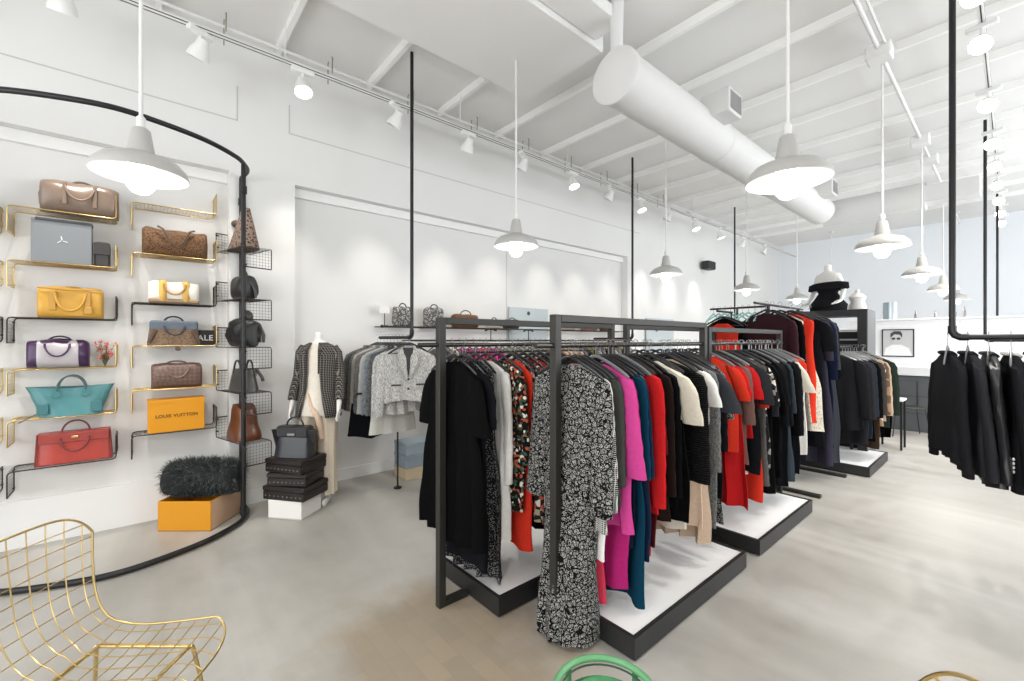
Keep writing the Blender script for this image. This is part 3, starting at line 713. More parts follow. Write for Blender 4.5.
MB().cbox(-.035, .035, -.066, -.056, .185, .207, .003).build('clasp', M_steel, t)
handle(.15, .07, 0, .262, .008, bl, t)

# small white box shape on pilaster floor, posters, speaker
t = thing('wall_speaker', 'small black loudspeaker mounted high on the left wall', 'speaker', (XF + .012, 9.6, 3.17), 0)
MB().cbox(.03, .20, -.17, .17, -.09, .09, .012).build('cabinet', mat('speaker_black', (.02, .02, .02), .5), t)
MB().cbox(.2, .206, -.155, .155, -.075, .075, .002).build('grille', mat('speaker_grille', (.035, .035, .035), .8, noise=.5, nscale=200), t)
MB().cbox(0, .03, -.04, .04, -.03, .03, .004).build('bracket', M_steel, t)
mB1 = mat('pale_blue_board', (.50, .56, .58), .35)
t = thing('wall_board', 'pale blue grey board with tiny dark mark beside the first rack', 'board', (XL + .03, 4.36, 0), 0)
MB().cbox(-.012, .012, -.39, .39, .85, 1.98, .003).build('panel', mB1, t)
MB().lathe([(.03, 0), (.03, .002)], 16, (0, 0, 0), True, True).build('dark_mark', mat('mark_dark', (.05, .06, .06), .5), t).matrix_basis = Matrix.Translation((.013, -.02, 1.9)) @ Matrix.Rotation(PI / 2, 4, 'Y')
t = thing('wall_board', 'pale blue board seen between the far rack posts', 'board', (XF + .03, 7.75, 0), 0)
MB().cbox(-.012, .012, -.5, .5, .85, 1.93, .003).build('panel', mB1, t)
MB().lathe([(.05, 0), (.05, .002)], 16, (0, 0, 0), True, True).build('dark_mark', MATS['mark_dark'], t).matrix_basis = Matrix.Translation((.013, -.15, 1.72)) @ Matrix.Rotation(PI / 2, 4, 'Y')
# ------------------------------------------------------------------ clothing
def hanger_mesh(kind):
    b = MB()
    if kind == 'trouser':
        b.tube([(-.20, 0, -.17), (0, 0, -.085), (.20, 0, -.17)], .006, 6).tube([(-.20, 0, -.17), (.20, 0, -.17)], .005, 6)
    else:
        b.tube(spline([(-.215, 0, -.172), (-.15, 0, -.132), (-.05, 0, -.085), (0, 0, -.07), (.05, 0, -.085), (.15, 0, -.132), (.215, 0, -.172)], 3), [.006] + [.0095] * 17 + [.006], 8, sq=.55)
        b.tube([(-.20, 0, -.165), (.20, 0, -.165)], .0035, 6)
    return b
def make_hanger(m, kind=''):
    o = hanger_mesh(kind).build('clothes_hanger', m, None, True)
    r = .019
    hk = MB().tube([(0, 0, -.075), (0, 0, -.03)] + [(r * math.sin(a) , 0, .0 - r * math.cos(a)) for a in [k * PI / 8 for k in range(0, 13)]], .002, 6).build('hook', M_steel, o, True)
    tag(o, cat='hanger'); return o
H0 = {}
def hanger(x, y, z, rz, m, label, group, kind=''):
    k = (m.name, kind)
    if k not in H0: H0[k] = make_hanger(m, kind); o = H0[k]
    else:
        src = H0[k]; o = src.copy(); COL.objects.link(o)
        for ch in [c for c in src.children]:
            d = ch.copy(); COL.objects.link(d); d.parent = o
    o.location = (x, y, z - .001); o.rotation_euler = (0, 0, rz); o['label'] = label; o['group'] = group
    return o
def garment(name, label, cat, group, x, y, zr, rz, m, L=.75, w=.22, hem=.22, waist=None, sl=0, sw=.055, sflare=1., b=.02, neck=.07, msl=None, fold=.012, seed=0, drop=0., asym=0., bell=.35,
            collar=None, front=None, top=None, slo=.035):
    """cloth hanging from a rail point; local x = shoulder line"""
    rr = random.Random(seed); ph = [rr.uniform(0, 6.28) for _ in range(6)]; kf = rr.choice([4, 5, 6, 7])
    waist = waist if waist else lerp(w, hem, .4) * .93
    z0 = -.112 - drop; zs = -.195 - drop
    W = [(0, neck * .8), (.3, w * .55), (.7, w * .86), (1., w * .97)]
    o = MB(); rings = []; n = 40
    zz = [(z0 + (zs - z0) * u, curve_at(W, u), .35 + .65 * u) for u in (0, .2, .45, .7, 1.)]
    zl = [(0, w * .97, 1), (.04, w * (.98 if not sl else .93), 1), (.18, w * (.93 if not sl else .86), 1), (.36, waist, 1), (.58, lerp(waist, hem, .6), 1), (1., hem, 1)]
    NR = 20
    for i in range(1, NR + 1):
        u = i / NR; zz.append((zs + (-L - zs) * u, curve_at([(k * (L - abs(zs)) / max(L - abs(zs), .1) if 0 else k, v) for k, v, _ in zl], u), 1))
    for i, (z, a, bb) in enumerate(zz):
        u = max(0, (zs - z) / (L + zs)) if z < zs else 0
        fa = fold * (u ** .8); ring = []
        for k in range(n):
            q = 2 * PI * k / n; c, s_ = math.cos(q), math.sin(q)
            px = a * math.copysign(abs(c) ** .8, c); py = (b * (.55 + .45 * bb) * (1 + bell * u * u)) * math.copysign(abs(s_) ** .75, s_)
            fw = math.sin(kf * px / max(a, .01) * 2.2 + ph[0] + u * 1.3) + .5 * math.sin(2.3 * kf * px / max(a, .01) + ph[1])
            py += fa * fw * (1 if s_ >= 0 else .9) + .004 * math.sin(19 * z + ph[2] + 6 * px)
            pz = z + (.012 * math.sin(4 * px / max(a, .01) + ph[3]) + asym * px / max(a, .01)) * (1 if i == len(zz) - 1 else 0)
            px += .010 * math.sin(9 * z + ph[4]) * u
            ring.append(Vector((px, py, pz)))
        rings.append(ring)
    o.loft(rings, False, False)
    ob = o.build(name, m, None, True, loc=(x, y, zr), rz=rz); tag(ob, label, cat, group)
    if sl:
        for s_ in (-1, 1):
            sb = MB(); rg = []; ns = 12 if sl > .3 else 7
            for i in range(ns + 1):
                u = i / ns; cx = s_ * (w * .93 + lerp(-.02, slo if sl > .3 else .06, u ** .7)); cz = zs - .0 - sl * u + .018 * (1 - u)
                ra = lerp(sw, sw * (.72 if sflare == 1 else sflare), u) * (.75 if i == 0 else 1); rb = lerp(.022, .022 * (1 if sflare <= 1 else 1.4), u)
                yo = -.01 * math.sin(u * 3 + ph[5]) + (-.012 if sl > .3 else 0) * u
                rg.append([Vector((cx + ra * math.cos(2 * PI * k / 14) + .003 * math.sin(30 * u + k), yo + (rb + .004 * math.sin(3 * k + u * 12 + ph[0])) * math.sin(2 * PI * k / 14), cz + (s_ * ra * .45 * -math.cos(2 * PI * k / 14) * (1 - u)))) for k in range(14)])
            sb.loft(rg, True, sl <= .3).build('sleeve', msl or m, ob, True)
    if collar:
        cb = MB(); cb.tube([(.07 * math.cos(a) * 1.0, .03 * math.sin(a), z0 + .004 - .02 * max(0, -math.sin(a))) for a in [2 * PI * k / 16 for k in range(16)]], .012, 6, True).build('collar', collar, ob, True)
    if top:      # contrasting yoke/panel
        tb = MB(); rg = []
        for (z, a, bb) in zz[:11]:
            rg.append([Vector((a * 1.012 * math.copysign(abs(math.cos(q)) ** .8, math.cos(q)), (b + .006) * (.55 + .45 * bb) * 1.2 * math.copysign(abs(math.sin(q)) ** .75, math.sin(q)), z)) for q in [2 * PI * k / n for k in range(n)]])
        tb.loft(rg).build('yoke', top, ob, True)
    if front == 'jacket':
        yb = -(b * 1.35 + .012)
        for s_ in (-1, 1):
            lp = MB(); lp.add([(s_ * .055, yb * .6, z0 - .0), (s_ * .10, yb, z0 - .06), (s_ * .085, yb, z0 - .13), (s_ * .105, yb, z0 - .14), (s_ * .01, yb, z0 - .29), (s_ * .02, yb * .8, z0 - .10)], [(0, 1, 2, 5), (2, 3, 4, 5)] if s_ > 0 else [(5, 2, 1, 0), (5, 4, 3, 2)])
            lp.add([(p[0], p[1] - .006, p[2]) for p in [lp.v[i] for i in range(6)]], [(0, 1, 2, 5), (2, 3, 4, 5)]).build('lapel', msl or m, ob)
            MB().cbox(min(s_ * .07, s_ * .16), max(s_ * .07, s_ * .16), yb - .006, yb + .004, z0 - .36, z0 - .345, .003).build('pocket_flap', mat('dark_trim', (.03, .03, .03), .8), ob)
        for k in range(2): MB().ball((.0, yb - .004, z0 - .30 - .09 * k), .012, .006, .012, 10, 6).build('button', mat('dark_trim', (0, 0, 0)), ob, True)
        MB().add([(-.05, yb * .75, z0 - .002), (.05, yb * .75, z0 - .002), (.0, yb * 1.02, z0 - .28)], [(0, 1, 2)]).add([(-.05, yb * .75 - .002, z0 - .002), (.05, yb * .75 - .002, z0 - .002), (.0, yb * 1.02 - .002, z0 - .28)], [(0, 1, 2)]).build('lining', mat('lining_black', (.02, .02, .022), .7), ob)
    return ob
SEED = [100]; LAB = set(); DUPS = {}
def fit(s):
    w = s.split()
    return ' '.join(w[:16])
def row(items, axis, fixed, start, step, zr, rz, where, group, hcol=M_hanger, hlabel='', jit=.006, offs=0.):
    """items: dicts(d=short look, n=name, c=category, ...garment kwargs). axis 'y' or 'x' = direction of the rail"""
    prev = None; p = start; rj = random.Random(int(abs(fixed) * 1000 + abs(start) * 77))
    for it in items:
        it = dict(it); d = it.pop('d'); nm = it.pop('n', 'dress'); ct = it.pop('c', nm.replace('_', ' ')); st = it.pop('step', step); hc = it.pop('h', hcol); plain = it.pop('plain', None); off = it.pop('off', 0.); zd = it.pop('zd', 0.)
        sh = it.pop('s', None) or ' '.join(d.split()[:3]); nohang = it.pop('nohang', False)
        if plain: lab = fit(plain); g = plain.split(',')[0] if len(plain) < 70 else plain[:60]
        else: lab = fit(f'{d} {where[0]}' if prev is None else f'{d}, {where[1]} {prev}'); g = None
        x, y = (fixed + off + offs, p) if axis == 'y' else (p, fixed + off + offs)
        SEED[0] += 1
        if not nohang: hanger(x, y, zr, rz + rj.uniform(-.09, .09), hc, hlabel, 'hangers: ' + hlabel[:44])
        garment(nm, lab, ct, plain and ('clothes: ' + plain[:50]) or group, x, y, zr + zd, rz + rj.uniform(-.06, .06), seed=SEED[0], **it)
        p += st + rj.uniform(-jit, jit); prev = sh
    return p

# ---- fabrics
F_squig = pat('black_white_squiggle', 'squiggle', (.006, .006, .006), (.36, .355, .335), 76)
F_squig2 = pat('grey_squiggle', 'squiggle', (.015, .015, .015), (.27, .27, .26), 70)
F_dots = pat('black_polka', 'dots', (.015, .015, .018), (.30, .30, .29), 120)
F_checkbw = pat('black_white_check', 'check', (.03, .03, .03), (.6, .59, .56), 34)
F_floral = pat('dark_floral', 'floral', (.008, .009, .008), (.05, .09, .06), 62, (.42, .09, .05))
F_floral2 = pat('red_floral', 'floral', (.02, .02, .02), (.50, .09, .07), 34, (.35, .30, .22))
F_leaf = pat('leafy_print', 'floral', (.45, .44, .38), (.10, .14, .10), 30, (.55, .3, .25))
F_rib = pat('black_rib_knit', 'rib', (.004, .004, .005), (.018, .018, .018), 26)
F_bwstripe = pat('black_white_stripe', 'stripe', (.7, .7, .68), (.02, .02, .02), 9)
F_tweedg = pat('grey_tweed', 'tweed', (.09, .09, .088), (.26, .255, .245), 190)
F_tweedl = pat('light_tweed', 'tweed', (.26, .26, .255), (.52, .51, .49), 150)
F_tweedm = pat('mid_tweed', 'tweed', (.09, .09, .09), (.20, .20, .195), 200)
F_tweedd = pat('dark_tweed', 'tweed', (.03, .03, .032), (.14, .14, .14), 200)
F_tweedb = pat('blue_tweed', 'tweed', (.09, .105, .12), (.24, .27, .29), 180)
F_herr = pat('herringbone_dots', 'check', (.012, .012, .012), (.22, .215, .20), 60)
F_snake = pat('cream_print', 'leopard', (.36, .32, .24), (.60, .56, .47), 55)
F_camo = pat('brown_camo', 'floral', (.12, .08, .05), (.30, .19, .12), 14, (.42, .30, .22))
K = cloth((.003, .003, .0034)); K2 = cloth((.007, .0075, .0095)); K3 = cloth((.013, .013, .015)); K4 = cloth((.024, .024, .028)); NAVY = cloth((.006, .009, .024)); NAVY2 = cloth((.009, .02, .048))
TEAL = cloth((.004, .036, .066)); PINK = cloth((.52, .055, .24)); MAG = cloth((.40, .02, .15)); CORAL = cloth((.62, .05, .09)); RED = cloth((.46, .014, .016)); ORRED = cloth((.58, .035, .018))
WINE = cloth((.08, .008, .010)); DBROWN = cloth((.014, .008, .007)); CREAM = cloth((.62, .58, .48)); WHITE = cloth((.72, .71, .68)); OLIVE = cloth((.05, .053, .048)); LBLUE = cloth((.13, .20, .27))
CHAR = cloth((.035, .037, .044)); BEIGE = cloth((.60, .44, .33)); NUDE = cloth((.46, .34, .25)); GREY = cloth((.15, .15, .147)); PLUM = cloth((.03, .012, .016)); LGREY = cloth((.36, .355, .34)); BROWN = cloth((.07, .032, .016))
# ------------------------------------------------------------------ platforms and racks
M_pblk = mat('platform_black', (.012, .0125, .013), .45, noise=.3, nscale=8)
M_ptop = mat('platform_white', (.86, .86, .85), .5, noise=.06, nscale=5)
def platform(x0, x1, y0, y1, label, h=.112):
    t = thing('display_platform', label, 'platform', (0, 0, 0), 0, 'black rimmed white platforms under racks')
    s_ = MB(); r = .022
    s_.box(x0, x1, y0, y0 + r, .01, h).box(x0, x1, y1 - r, y1, .01, h).box(x0, x0 + r, y0 + r, y1 - r, .01, h).box(x1 - r, x1, y0 + r, y1 - r, .01, h)
    s_.build('rim', M_pblk, t); MB().box(x0 + r, x1 - r, y0 + r, y1 - r, .02, h - .006).build('top_panel', M_ptop, t)
    MB().box(x0 + .03, x1 - .03, y0 + .03, y1 - .03, 0, .012).build('base', M_black_metal, t)
platform(-2.45, -1.81, 1.46, 2.74, 'platform under the left rack of black dresses')
platform(-1.80, -1.15, 1.74, 3.02, 'nearest platform, right under the patterned dress and pink clothes')
platform(-2.45, -1.81, 3.2, 4.4, 'platform hidden behind the nearer racks on the left')
platform(-1.80, -1.15, 3.25, 4.44, 'second platform on the right, under red and black clothes')
platform(-1.70, -1.03, 6.02, 7.05, 'farthest platform, under the dark coats')
def rack(x, y0, y1, label, H=1.63, zr=1.475, over=.14):
    t = thing('clothes_rack', label, 'clothes rack', (x, y0, 0), 0, 'square tube clothes racks')
    w = .022; L = y1 - y0
    for y in (0, L):
        MB().cbox(-w, w, y - w, y + w, 0, H, .003).build('post', M_rack, t)
    MB().cbox(-w, w, w, L - w, H - .038, H, .003).build('top_bar', M_rack, t)
    MB().tube([(0, -over, zr), (0, L / 2, zr), (0, L + over * .5, zr)], .0125, 12).build('hanging_rail', M_darkwire, t, True)
    for y in (w, L - w - .16):
        MB().cbox(-w, w, y + .001, y + .15, 0, .035, .003).build('foot_bar', M_rack, t)
    return t
rack(-2.11, 1.283, 2.86, 'left near grey rack frame, holding the black dresses')
rack(-1.50, 1.575, 3.15, 'nearest grey rack frame, holding patterned dress and pink clothes')
rack(-2.11, 3.07, 4.66, 'grey rack frame behind the near racks, on the left')
rack(-1.50, 3.22, 4.73, 'second grey rack frame on the right, holding red and black clothes', H=1.60)

D = dict
# ---- right near rack (patterned dress first)
rowB = [
 D(d='long black and white squiggle print maxi dress', s='squiggle maxi dress', m=F_squig, L=1.455, w=.235, hem=.15, waist=.165, sl=.62, sw=.058, sflare=1.1, b=.03, fold=.03, bell=3.6, slo=.0, off=.0),
 D(d='black and white checked knit', n='cardigan', s='checked knit', m=F_checkbw, L=.92, w=.225, sl=.6, hem=.22),
 D(d='white shirt dress with striped hem', n='dress', s='white shirt dress', m=WHITE, L=1.08, w=.20, sl=.45, hem=.19, off=.0),
 D(d='dark olive grey blouse', n='blouse', s='olive blouse', m=OLIVE, L=.80, w=.21, sl=.5, hem=.22, off=.0),
 D(d='coral red long skirt dress', s='coral dress', m=CORAL, L=1.34, w=.17, hem=.19, off=-.08),
 D(d='bright pink blouse with bell sleeves', n='blouse', s='pink bell blouse', m=PINK, L=.94, w=.23, hem=.24, sl=.46, sw=.055, sflare=1.35, fold=.02, off=.025, h=M_hang_clear),
 D(d='long magenta dress', s='magenta dress', m=MAG, L=1.28, w=.235, hem=.20, sl=.45, sw=.05, off=.0),
 D(d='navy blue knee length dress', s='navy dress', m=NAVY, L=1.05, w=.22, hem=.23, sl=.5),
 D(d='teal blue flared long dress', s='teal dress', m=TEAL, L=1.34, w=.235, hem=.27, sl=.5, fold=.025, off=.0),
 D(d='dark blue belted dress', s='dark blue dress', m=NAVY2, L=1.12, w=.23, hem=.27, sl=.5),
 D(d='pale blue grey top', n='blouse', s='pale blue top', m=LBLUE, L=.78, w=.215, hem=.225),
 D(d='bright red cardigan', n='cardigan', s='red cardigan', m=RED, L=.92, w=.25, sl=.66, hem=.25, off=.015, h=M_hang_clear),
 D(d='dark wine red dress', s='wine dress', m=WINE, L=1.10, w=.235, sl=.4, hem=.22),
 D(d='red long dress with slim skirt', s='slim red dress', m=RED, L=1.18, w=.2, hem=.17),
 D(d='dark brown knit dress', s='brown knit dress', m=DBROWN, L=.98, w=.24, sl=.64, hem=.24),
 D(d='black long sleeved top', n='top', s='black top', m=K, L=.92, w=.245, sl=.66, hem=.25),
 D(d='cream and black short sleeved dress', s='cream shouldered dress', m=K, msl=CREAM, top=CREAM, L=1.0, w=.25, sl=.26, sw=.085, hem=.27, off=.03),
 D(d='ivory slip skirt dress', s='ivory slip', m=CREAM, L=1.08, w=.2, hem=.22, off=.02),
 D(d='black flared dress', s='black flared dress', m=K, L=1.0, w=.235, hem=.24, sl=.3, fold=.03, off=-.02),
 D(d='black ribbed knit cardigan', n='cardigan', s='ribbed cardigan', m=F_rib, L=.82, w=.25, sl=.62, sw=.07, hem=.29, off=.04),
 D(d='blush beige dress', s='blush dress', m=BEIGE, L=1.12, w=.2, hem=.24, off=.02, fold=.025),
 D(d='nude draped long skirt dress', s='nude skirt dress', m=NUDE, L=1.22, w=.2, hem=.25, off=.03, fold=.03),
 D(d='white wide top', n='top', s='white top', m=WHITE, L=.50, w=.25, sl=.2, sw=.07, hem=.26, off=-.01, h=M_hang_clear),
 D(d='grey tweed long coat', n='coat', s='grey tweed coat', m=F_tweedm, L=1.15, w=.245, sl=.6, hem=.27, off=.02),
 D(d='charcoal short sleeved shirt', n='shirt', s='charcoal shirt', m=CHAR, L=.7, w=.255, sl=.24, sw=.085, sflare=1.2, hem=.26, off=.015),
 D(d='black long dress', s='black long dress', m=K2, L=1.02, w=.245, hem=.26, sl=.5, off=.0),
 D(d='grey and black patterned dress', s='patterned dress', m=F_squig2, L=1.18, w=.235, hem=.24, sl=.3, off=.0),
]
for q_, it_ in enumerate(rowB): it_['step'] = .038 if q_ < 13 else .0585
row(rowB, 'y', -1.49, 1.66, .0505, 1.487, 0, ('at front of the nearest rack', 'hanging right behind the'), 'clothes on the nearest right rack', M_hanger, 'black hanger on the nearest right rack', .004)
BLKC = 'plain dark dress, one of the lookalikes on the second right rack'
rowC = [
 D(d='orange red top', n='top', s='orange red top', m=ORRED, L=.78, w=.225, sl=.22, sw=.06, hem=.23, off=.0, h=M_hang_clear),
 D(d='dark red dress with flared hem', s='dark red dress', m=RED, L=1.2, w=.225, hem=.27, sl=.2, fold=.03),
 D(d='blush and brown striped tunic', n='tunic', s='striped tunic', m=cloth((.16, .09, .075)), L=.9, w=.235, sl=.4, hem=.23, off=.02),
 D(d='red and white trimmed blouse', n='blouse', s='red trimmed blouse', m=RED, L=.7, w=.235, sl=.22, sw=.06, hem=.24, off=.02, h=M_hang_clear, collar=WHITE),
 D(d='black and grey colour block tee', n='top', s='colour block tee', m=K2, msl=K4, top=K4, L=.98, w=.25, sl=.26, sw=.075, hem=.25, off=.05),
 D(d='white lace blouse', n='blouse', s='white lace blouse', m=WHITE, L=1.02, w=.2, hem=.2, off=-.01),
 D(d='bright red long dress', s='long red dress', m=ORRED, L=1.22, w=.215, hem=.25, sl=.3, fold=.025, off=.02),
 D(d='black white herringbone long coat', n='coat', s='herringbone coat', m=F_herr, L=1.10, w=.235, sl=0, hem=.25, off=.05),
 D(d='black dress with white flower print', s='flower print dress', m=pat('white_flower', 'floral', (.015, .015, .016), (.26, .25, .24), 30, (.01, .01, .01)), L=1.0, w=.24, sl=.3, hem=.25, off=.03),
 D(d='black blouse with short sleeves', n='blouse', s='black blouse', m=K, L=.8, w=.24, sl=.25, sw=.07, hem=.25),
 D(d='black pencil dress', s='pencil dress', m=K, L=1.2, w=.24, hem=.24, sl=.3, off=.03),
 D(d='dark grey long dress', s='grey long dress', m=K4, L=1.05, w=.24, sl=.4, hem=.24),
 D(d='black dress with white cuffs', s='white cuffed dress', m=K, msl=K2, L=1.05, w=.245, sl=.3, sw=.05, hem=.25, off=.04),
 D(d='dark', plain=BLKC, m=K, L=1.1, w=.24, sl=.4, hem=.25, off=.02, s='dark dress'),
 D(d='dark', plain=BLKC, m=K2, L=1.15, w=.245, sl=.5, hem=.24, off=.02, s='dark dress', h=M_hang_clear),
 D(d='dark', plain=BLKC, m=K2, L=1.2, w=.24, sl=.5, hem=.26, off=.03, s='navy dress'),
 D(d='dark slate blue long dress', s='slate dress', m=cloth((.03, .04, .05)), L=1.18, w=.24, sl=.4, hem=.27, off=.04, fold=.02, h=M_hang_clear),
 D(d='dark', plain=BLKC, m=K, L=1.12, w=.25, sl=.6, hem=.26, off=.04, s='dark dress'),
 D(d='dark', plain=BLKC, m=K2, L=1.12, w=.25, sl=.6, hem=.27, off=.05, s='dark dress', h=M_hang_clear),
 D(d='black dress with brown trim', s='brown trimmed dress', m=DBROWN, L=1.1, w=.25, sl=.5, hem=.26, off=.04),
 D(d='cream ruffle sleeve blouse', n='blouse', s='cream ruffle blouse', m=K, msl=CREAM, L=.95, w=.24, sl=.24, sw=.07, sflare=1.4, hem=.24, off=.04, h=M_hang_clear),
 D(d='cream long slim dress', s='cream slim dress', m=CREAM, L=1.05, w=.235, sl=0, hem=.22, off=.05, h=M_hang_clear),
 D(d='red and white colour block dress', s='colour block dress', m=WHITE, top=ORRED, L=1.0, w=.235, hem=.23, sl=0, off=.08, h=M_hang_clear),
]
row(rowC, 'y', -1.52, 3.24, .0585, 1.487, 0, ('at front of the second right rack', 'right behind the'), 'clothes on the second right rack', M_hanger, 'hanger on the second right rack', .006)
rowA = [
 D(d='big black short sleeved dress', s='big black dress', m=K, L=1.11, w=.235, hem=.32, sl=.3, sw=.07, sflare=1.1, b=.03, fold=.02, off=.0),
 D(d='black sleeveless dress with wide skirt', s='black sleeveless dress', m=K2, L=1.23, w=.24, hem=.25, off=.01, b=.03, sl=.26, sw=.07),
 D(d='black polka dot long dress', s='polka dot dress', m=F_dots, L=1.33, w=.19, hem=.24, fold=.03, off=-.05),
 D(d='second black polka dot long dress', s='second dotted dress', m=F_dots, L=1.36, w=.19, hem=.26, fold=.03, off=-.03),
 D(d='white coat dress with black buttons', n='coat', s='white coat dress', m=WHITE, L=1.14, w=.22, sl=.62, sw=.04, hem=.21, slo=.01, off=-.015),
 D(d='black and green floral blouse', n='blouse', s='green floral blouse', m=F_floral, L=.98, w=.24, sl=.5, hem=.24, off=.025),
 D(d='slim orange skirt dress', s='orange skirt dress', m=ORRED, L=1.22, w=.2, hem=.19, off=.08),
 D(d='red floral long dress', s='red floral dress', m=F_floral2, L=1.05, w=.245, hem=.25, sl=.5, off=.045),
 D(d='leafy multicoloured print dress', s='leafy dress', m=F_floral, L=1.10, w=.235, hem=.25, sl=.5, off=.06),
 D(d='bright red shift dress', s='red shift dress', m=RED, L=1.08, w=.245, hem=.22, sl=.55, off=.08),
 D(d='black dress with magenta flower hem', s='magenta flower dress', m=K, L=1.2, w=.22, hem=.25, off=.09),
 D(d='grey squiggle print long dress', s='grey squiggle dress', m=F_squig2, L=1.22, w=.25, hem=.26, sl=.6, off=.11),
 D(d='dark grey print dress', s='dark print dress', m=F_tweedd, L=1.1, w=.24, hem=.24, sl=.5, off=.1),
 D(d='dark green dress', s='green dress', m=cloth((.03, .06, .035)), L=1.0, w=.24, hem=.24, sl=.5, off=.08),
]
row(rowA, 'y', -2.11, 1.36, .062, 1.487, 0, ('at front of the left near rack', 'right behind the'), 'clothes on the left near rack', M_hanger, 'black hanger on the left near rack', .004)
rowA2 = [D(d='x', plain='plain dark top mostly hidden on the left rack behind the near racks', n='top', m=[K, CHAR, NAVY, K2, OLIVE][i % 5], L=.9, w=.23, sl=.5, hem=.23) for i in range(10)]
row(rowA2, 'y', -2.11, 3.2, .13, 1.487, 0, ('', ''), '', M_hanger, 'dark hanger on the hidden left rack', .02)

# ---- folded trousers on a low rail between wall and left rack
t = thing('low_rail', 'low black rail of dark trousers between wall and left near rack', 'clothes rack', (-3.45, 2.35, 0))
for y in (0, 2.0): MB().cbox(-.018, .018, y - .018, y + .018, 0, 1.40, .003).cbox(-.25, .25, y - .018, y + .018, 0, .03, .003).build('post', M_black_metal, t)
MB().tube([(0, 0, 1.385), (0, 1, 1.385), (0, 2.0, 1.385)], .012, 10).build('rail', M_black_metal, t, True)
for i in range(20):
    y = 2.45 + i * .093
    hanger(-3.45, y, 1.397, R.uniform(-.05, .05), M_hanger, 'black trouser hanger on the low rail', 'trouser hangers', 'trouser')
    b = MB(); rg = []
    for k in range(24):
        q = 2 * PI * k / 24
    for (z, th) in ((-.88, .022), (-.6, .02), (-.3, .018), (-.185, .016), (-.158, .009)):
        rg.append([Vector((.17 * math.copysign(abs(math.cos(q)) ** .5, math.cos(q)), th * math.copysign(abs(math.sin(q)) ** .6, math.sin(q)) + .005 * math.sin(40 * z + i + math.cos(q)), z)) for q in [2 * PI * k / 24 for k in range(24)]])
    b.loft(rg, True, True)
    tag(b.build('trousers', [K, K2, NAVY][i % 3], None, True, (-3.45, y, 1.397)), 'black trousers folded over a hanger on the low rail', 'trousers', 'folded black trousers')

# ---- long wall rail with pink and printed tops, bag ledge above
t = thing('wall_rail', 'long dark wall rail with pink, printed and beige tops', 'clothes rail', (XL, 2.3, 1.50))
MB().tube([(.30, 0, 0), (.30, 2.2, 0), (.30, 4.3, 0)], .011, 10).build('rail', M_darkwire, t, True)
for y in (.05, 1.5, 2.9, 4.25): MB().tube([(0, y, 0), (.15, y, 0), (.30, y, 0)], .009, 8).build('bracket', M_darkwire, t, True)
WR = []
for i, (c, n) in enumerate([(F_tweedg, 'grey printed'), (F_tweedd, 'dark tweed'), (F_leaf, 'black leaf print')]): WR.append(D(d=f'{n} top', n='top', s=f'{n} top', m=c, L=.75, w=.22, sl=.5, hem=.23))
for i in range(6): WR.append(D(d='x', plain='bright pink top, one of several on the wall rail', n='top', m=[PINK, MAG, PINK, CORAL, PINK, MAG][i], L=.75, w=.22, sl=.5, hem=.23))
for i in range(8): WR.append(D(d='x', plain='leafy cream printed top, one of several on the wall rail', n='top', m=[F_leaf, cloth((.36, .36, .27))][i % 2], L=.75, w=.22, sl=.5, hem=.23))
for i in range(6): WR.append(D(d='x', plain='beige pink top, one of several on the wall rail', n='top', m=[BEIGE, NUDE, cloth((.60, .38, .28))][i % 3], L=.75, w=.22, sl=.5, hem=.23))
for i in range(12): WR.append(D(d='x', plain='grey or yellow top far along the wall rail', n='top', m=[GREY, CHAR, cloth((.62, .48, .04)), LGREY][i % 4], L=.75, w=.22, sl=.5, hem=.23))
row(WR, 'y', XL + .30, 2.62, .108, 1.511, 0, ('at the near end of wall rail', 'behind the'), 'tops on the long wall rail', M_hang_clear, 'grey hanger on the long wall rail', .01)

t = thing('wall_shelf', 'long narrow wire wall shelf carrying a row of small handbags', 'shelf', (XL, 2.0, 1.655))
MB().tube([(.25, 0, 0), (.25, 2.2, 0), (.25, 4.6, 0)], .008, 8).tube([(.02, 0, 0), (.02, 2.2, 0), (.02, 4.6, 0)], .006, 8).build('rail', M_darkwire, t, True)
g = MB()
for k in range(60): g.tube([(.02, .03 + k * .077, 0), (.25, .03 + k * .077, 0)], .0015, 4)
for k in range(1, 6): g.tube([(.02 + k * .038, 0, 0), (.02 + k * .038, 4.6, 0)], .0015, 4)
g.build('wire_mesh', M_darkwire, t)
MB().ball((.25, -.02, 0), .018, .018, .018).build('end_knob', M_black_metal, t, True)
def wbag(y, L, D_, H, m, lab, hm=None, hh=.1, nm='handbag', p=3.):
    t = thing(nm, lab, 'handbag', (XL + .14, y, 1.6635), PI / 2)
    body_x(L, D_, H, .12, p, seed=int(y * 10)).build('body', m, t, True); handle(L * .45, hh, -.02, H * .93, .007, hm or dk, t)
F_gprint = pat('grey_scribble_leather', 'squiggle', (.10, .10, .095), (.52, .51, .48), 30, rough=.5)
wbag(2.27, .20, .14, .225, F_gprint, 'tall grey scribble print handbag left of the pipe rail rod', bl, .05)
wbag(2.68, .23, .14, .235, F_gprint, 'second tall grey scribble print handbag, above the jackets', bl, .05)
wbag(3.14, .36, .15, .17, mono, 'brown leopard handbag above the left rack post', dk, .06)
wbag(3.60, .20, .12, .10, leather('cream_leather', (.66, .58, .48)), 'small cream handbag beside the brown leopard bag', dk, .05)
wbag(3.92, .24, .12, .13, gb, 'small dark grey handbag behind the left rack top bar', dk, .03)
wbag(5.05, .34, .14, .12, leather('pale_tan_leather', (.55, .42, .33)), 'pale tan handbag seen through the nearest rack frame', dk, .06)
wbag(5.6, .34, .14, .19, leather('dusty_rose_leather', (.30, .14, .14)), 'dusty rose handbag seen through the nearest rack frame', dk, .05)
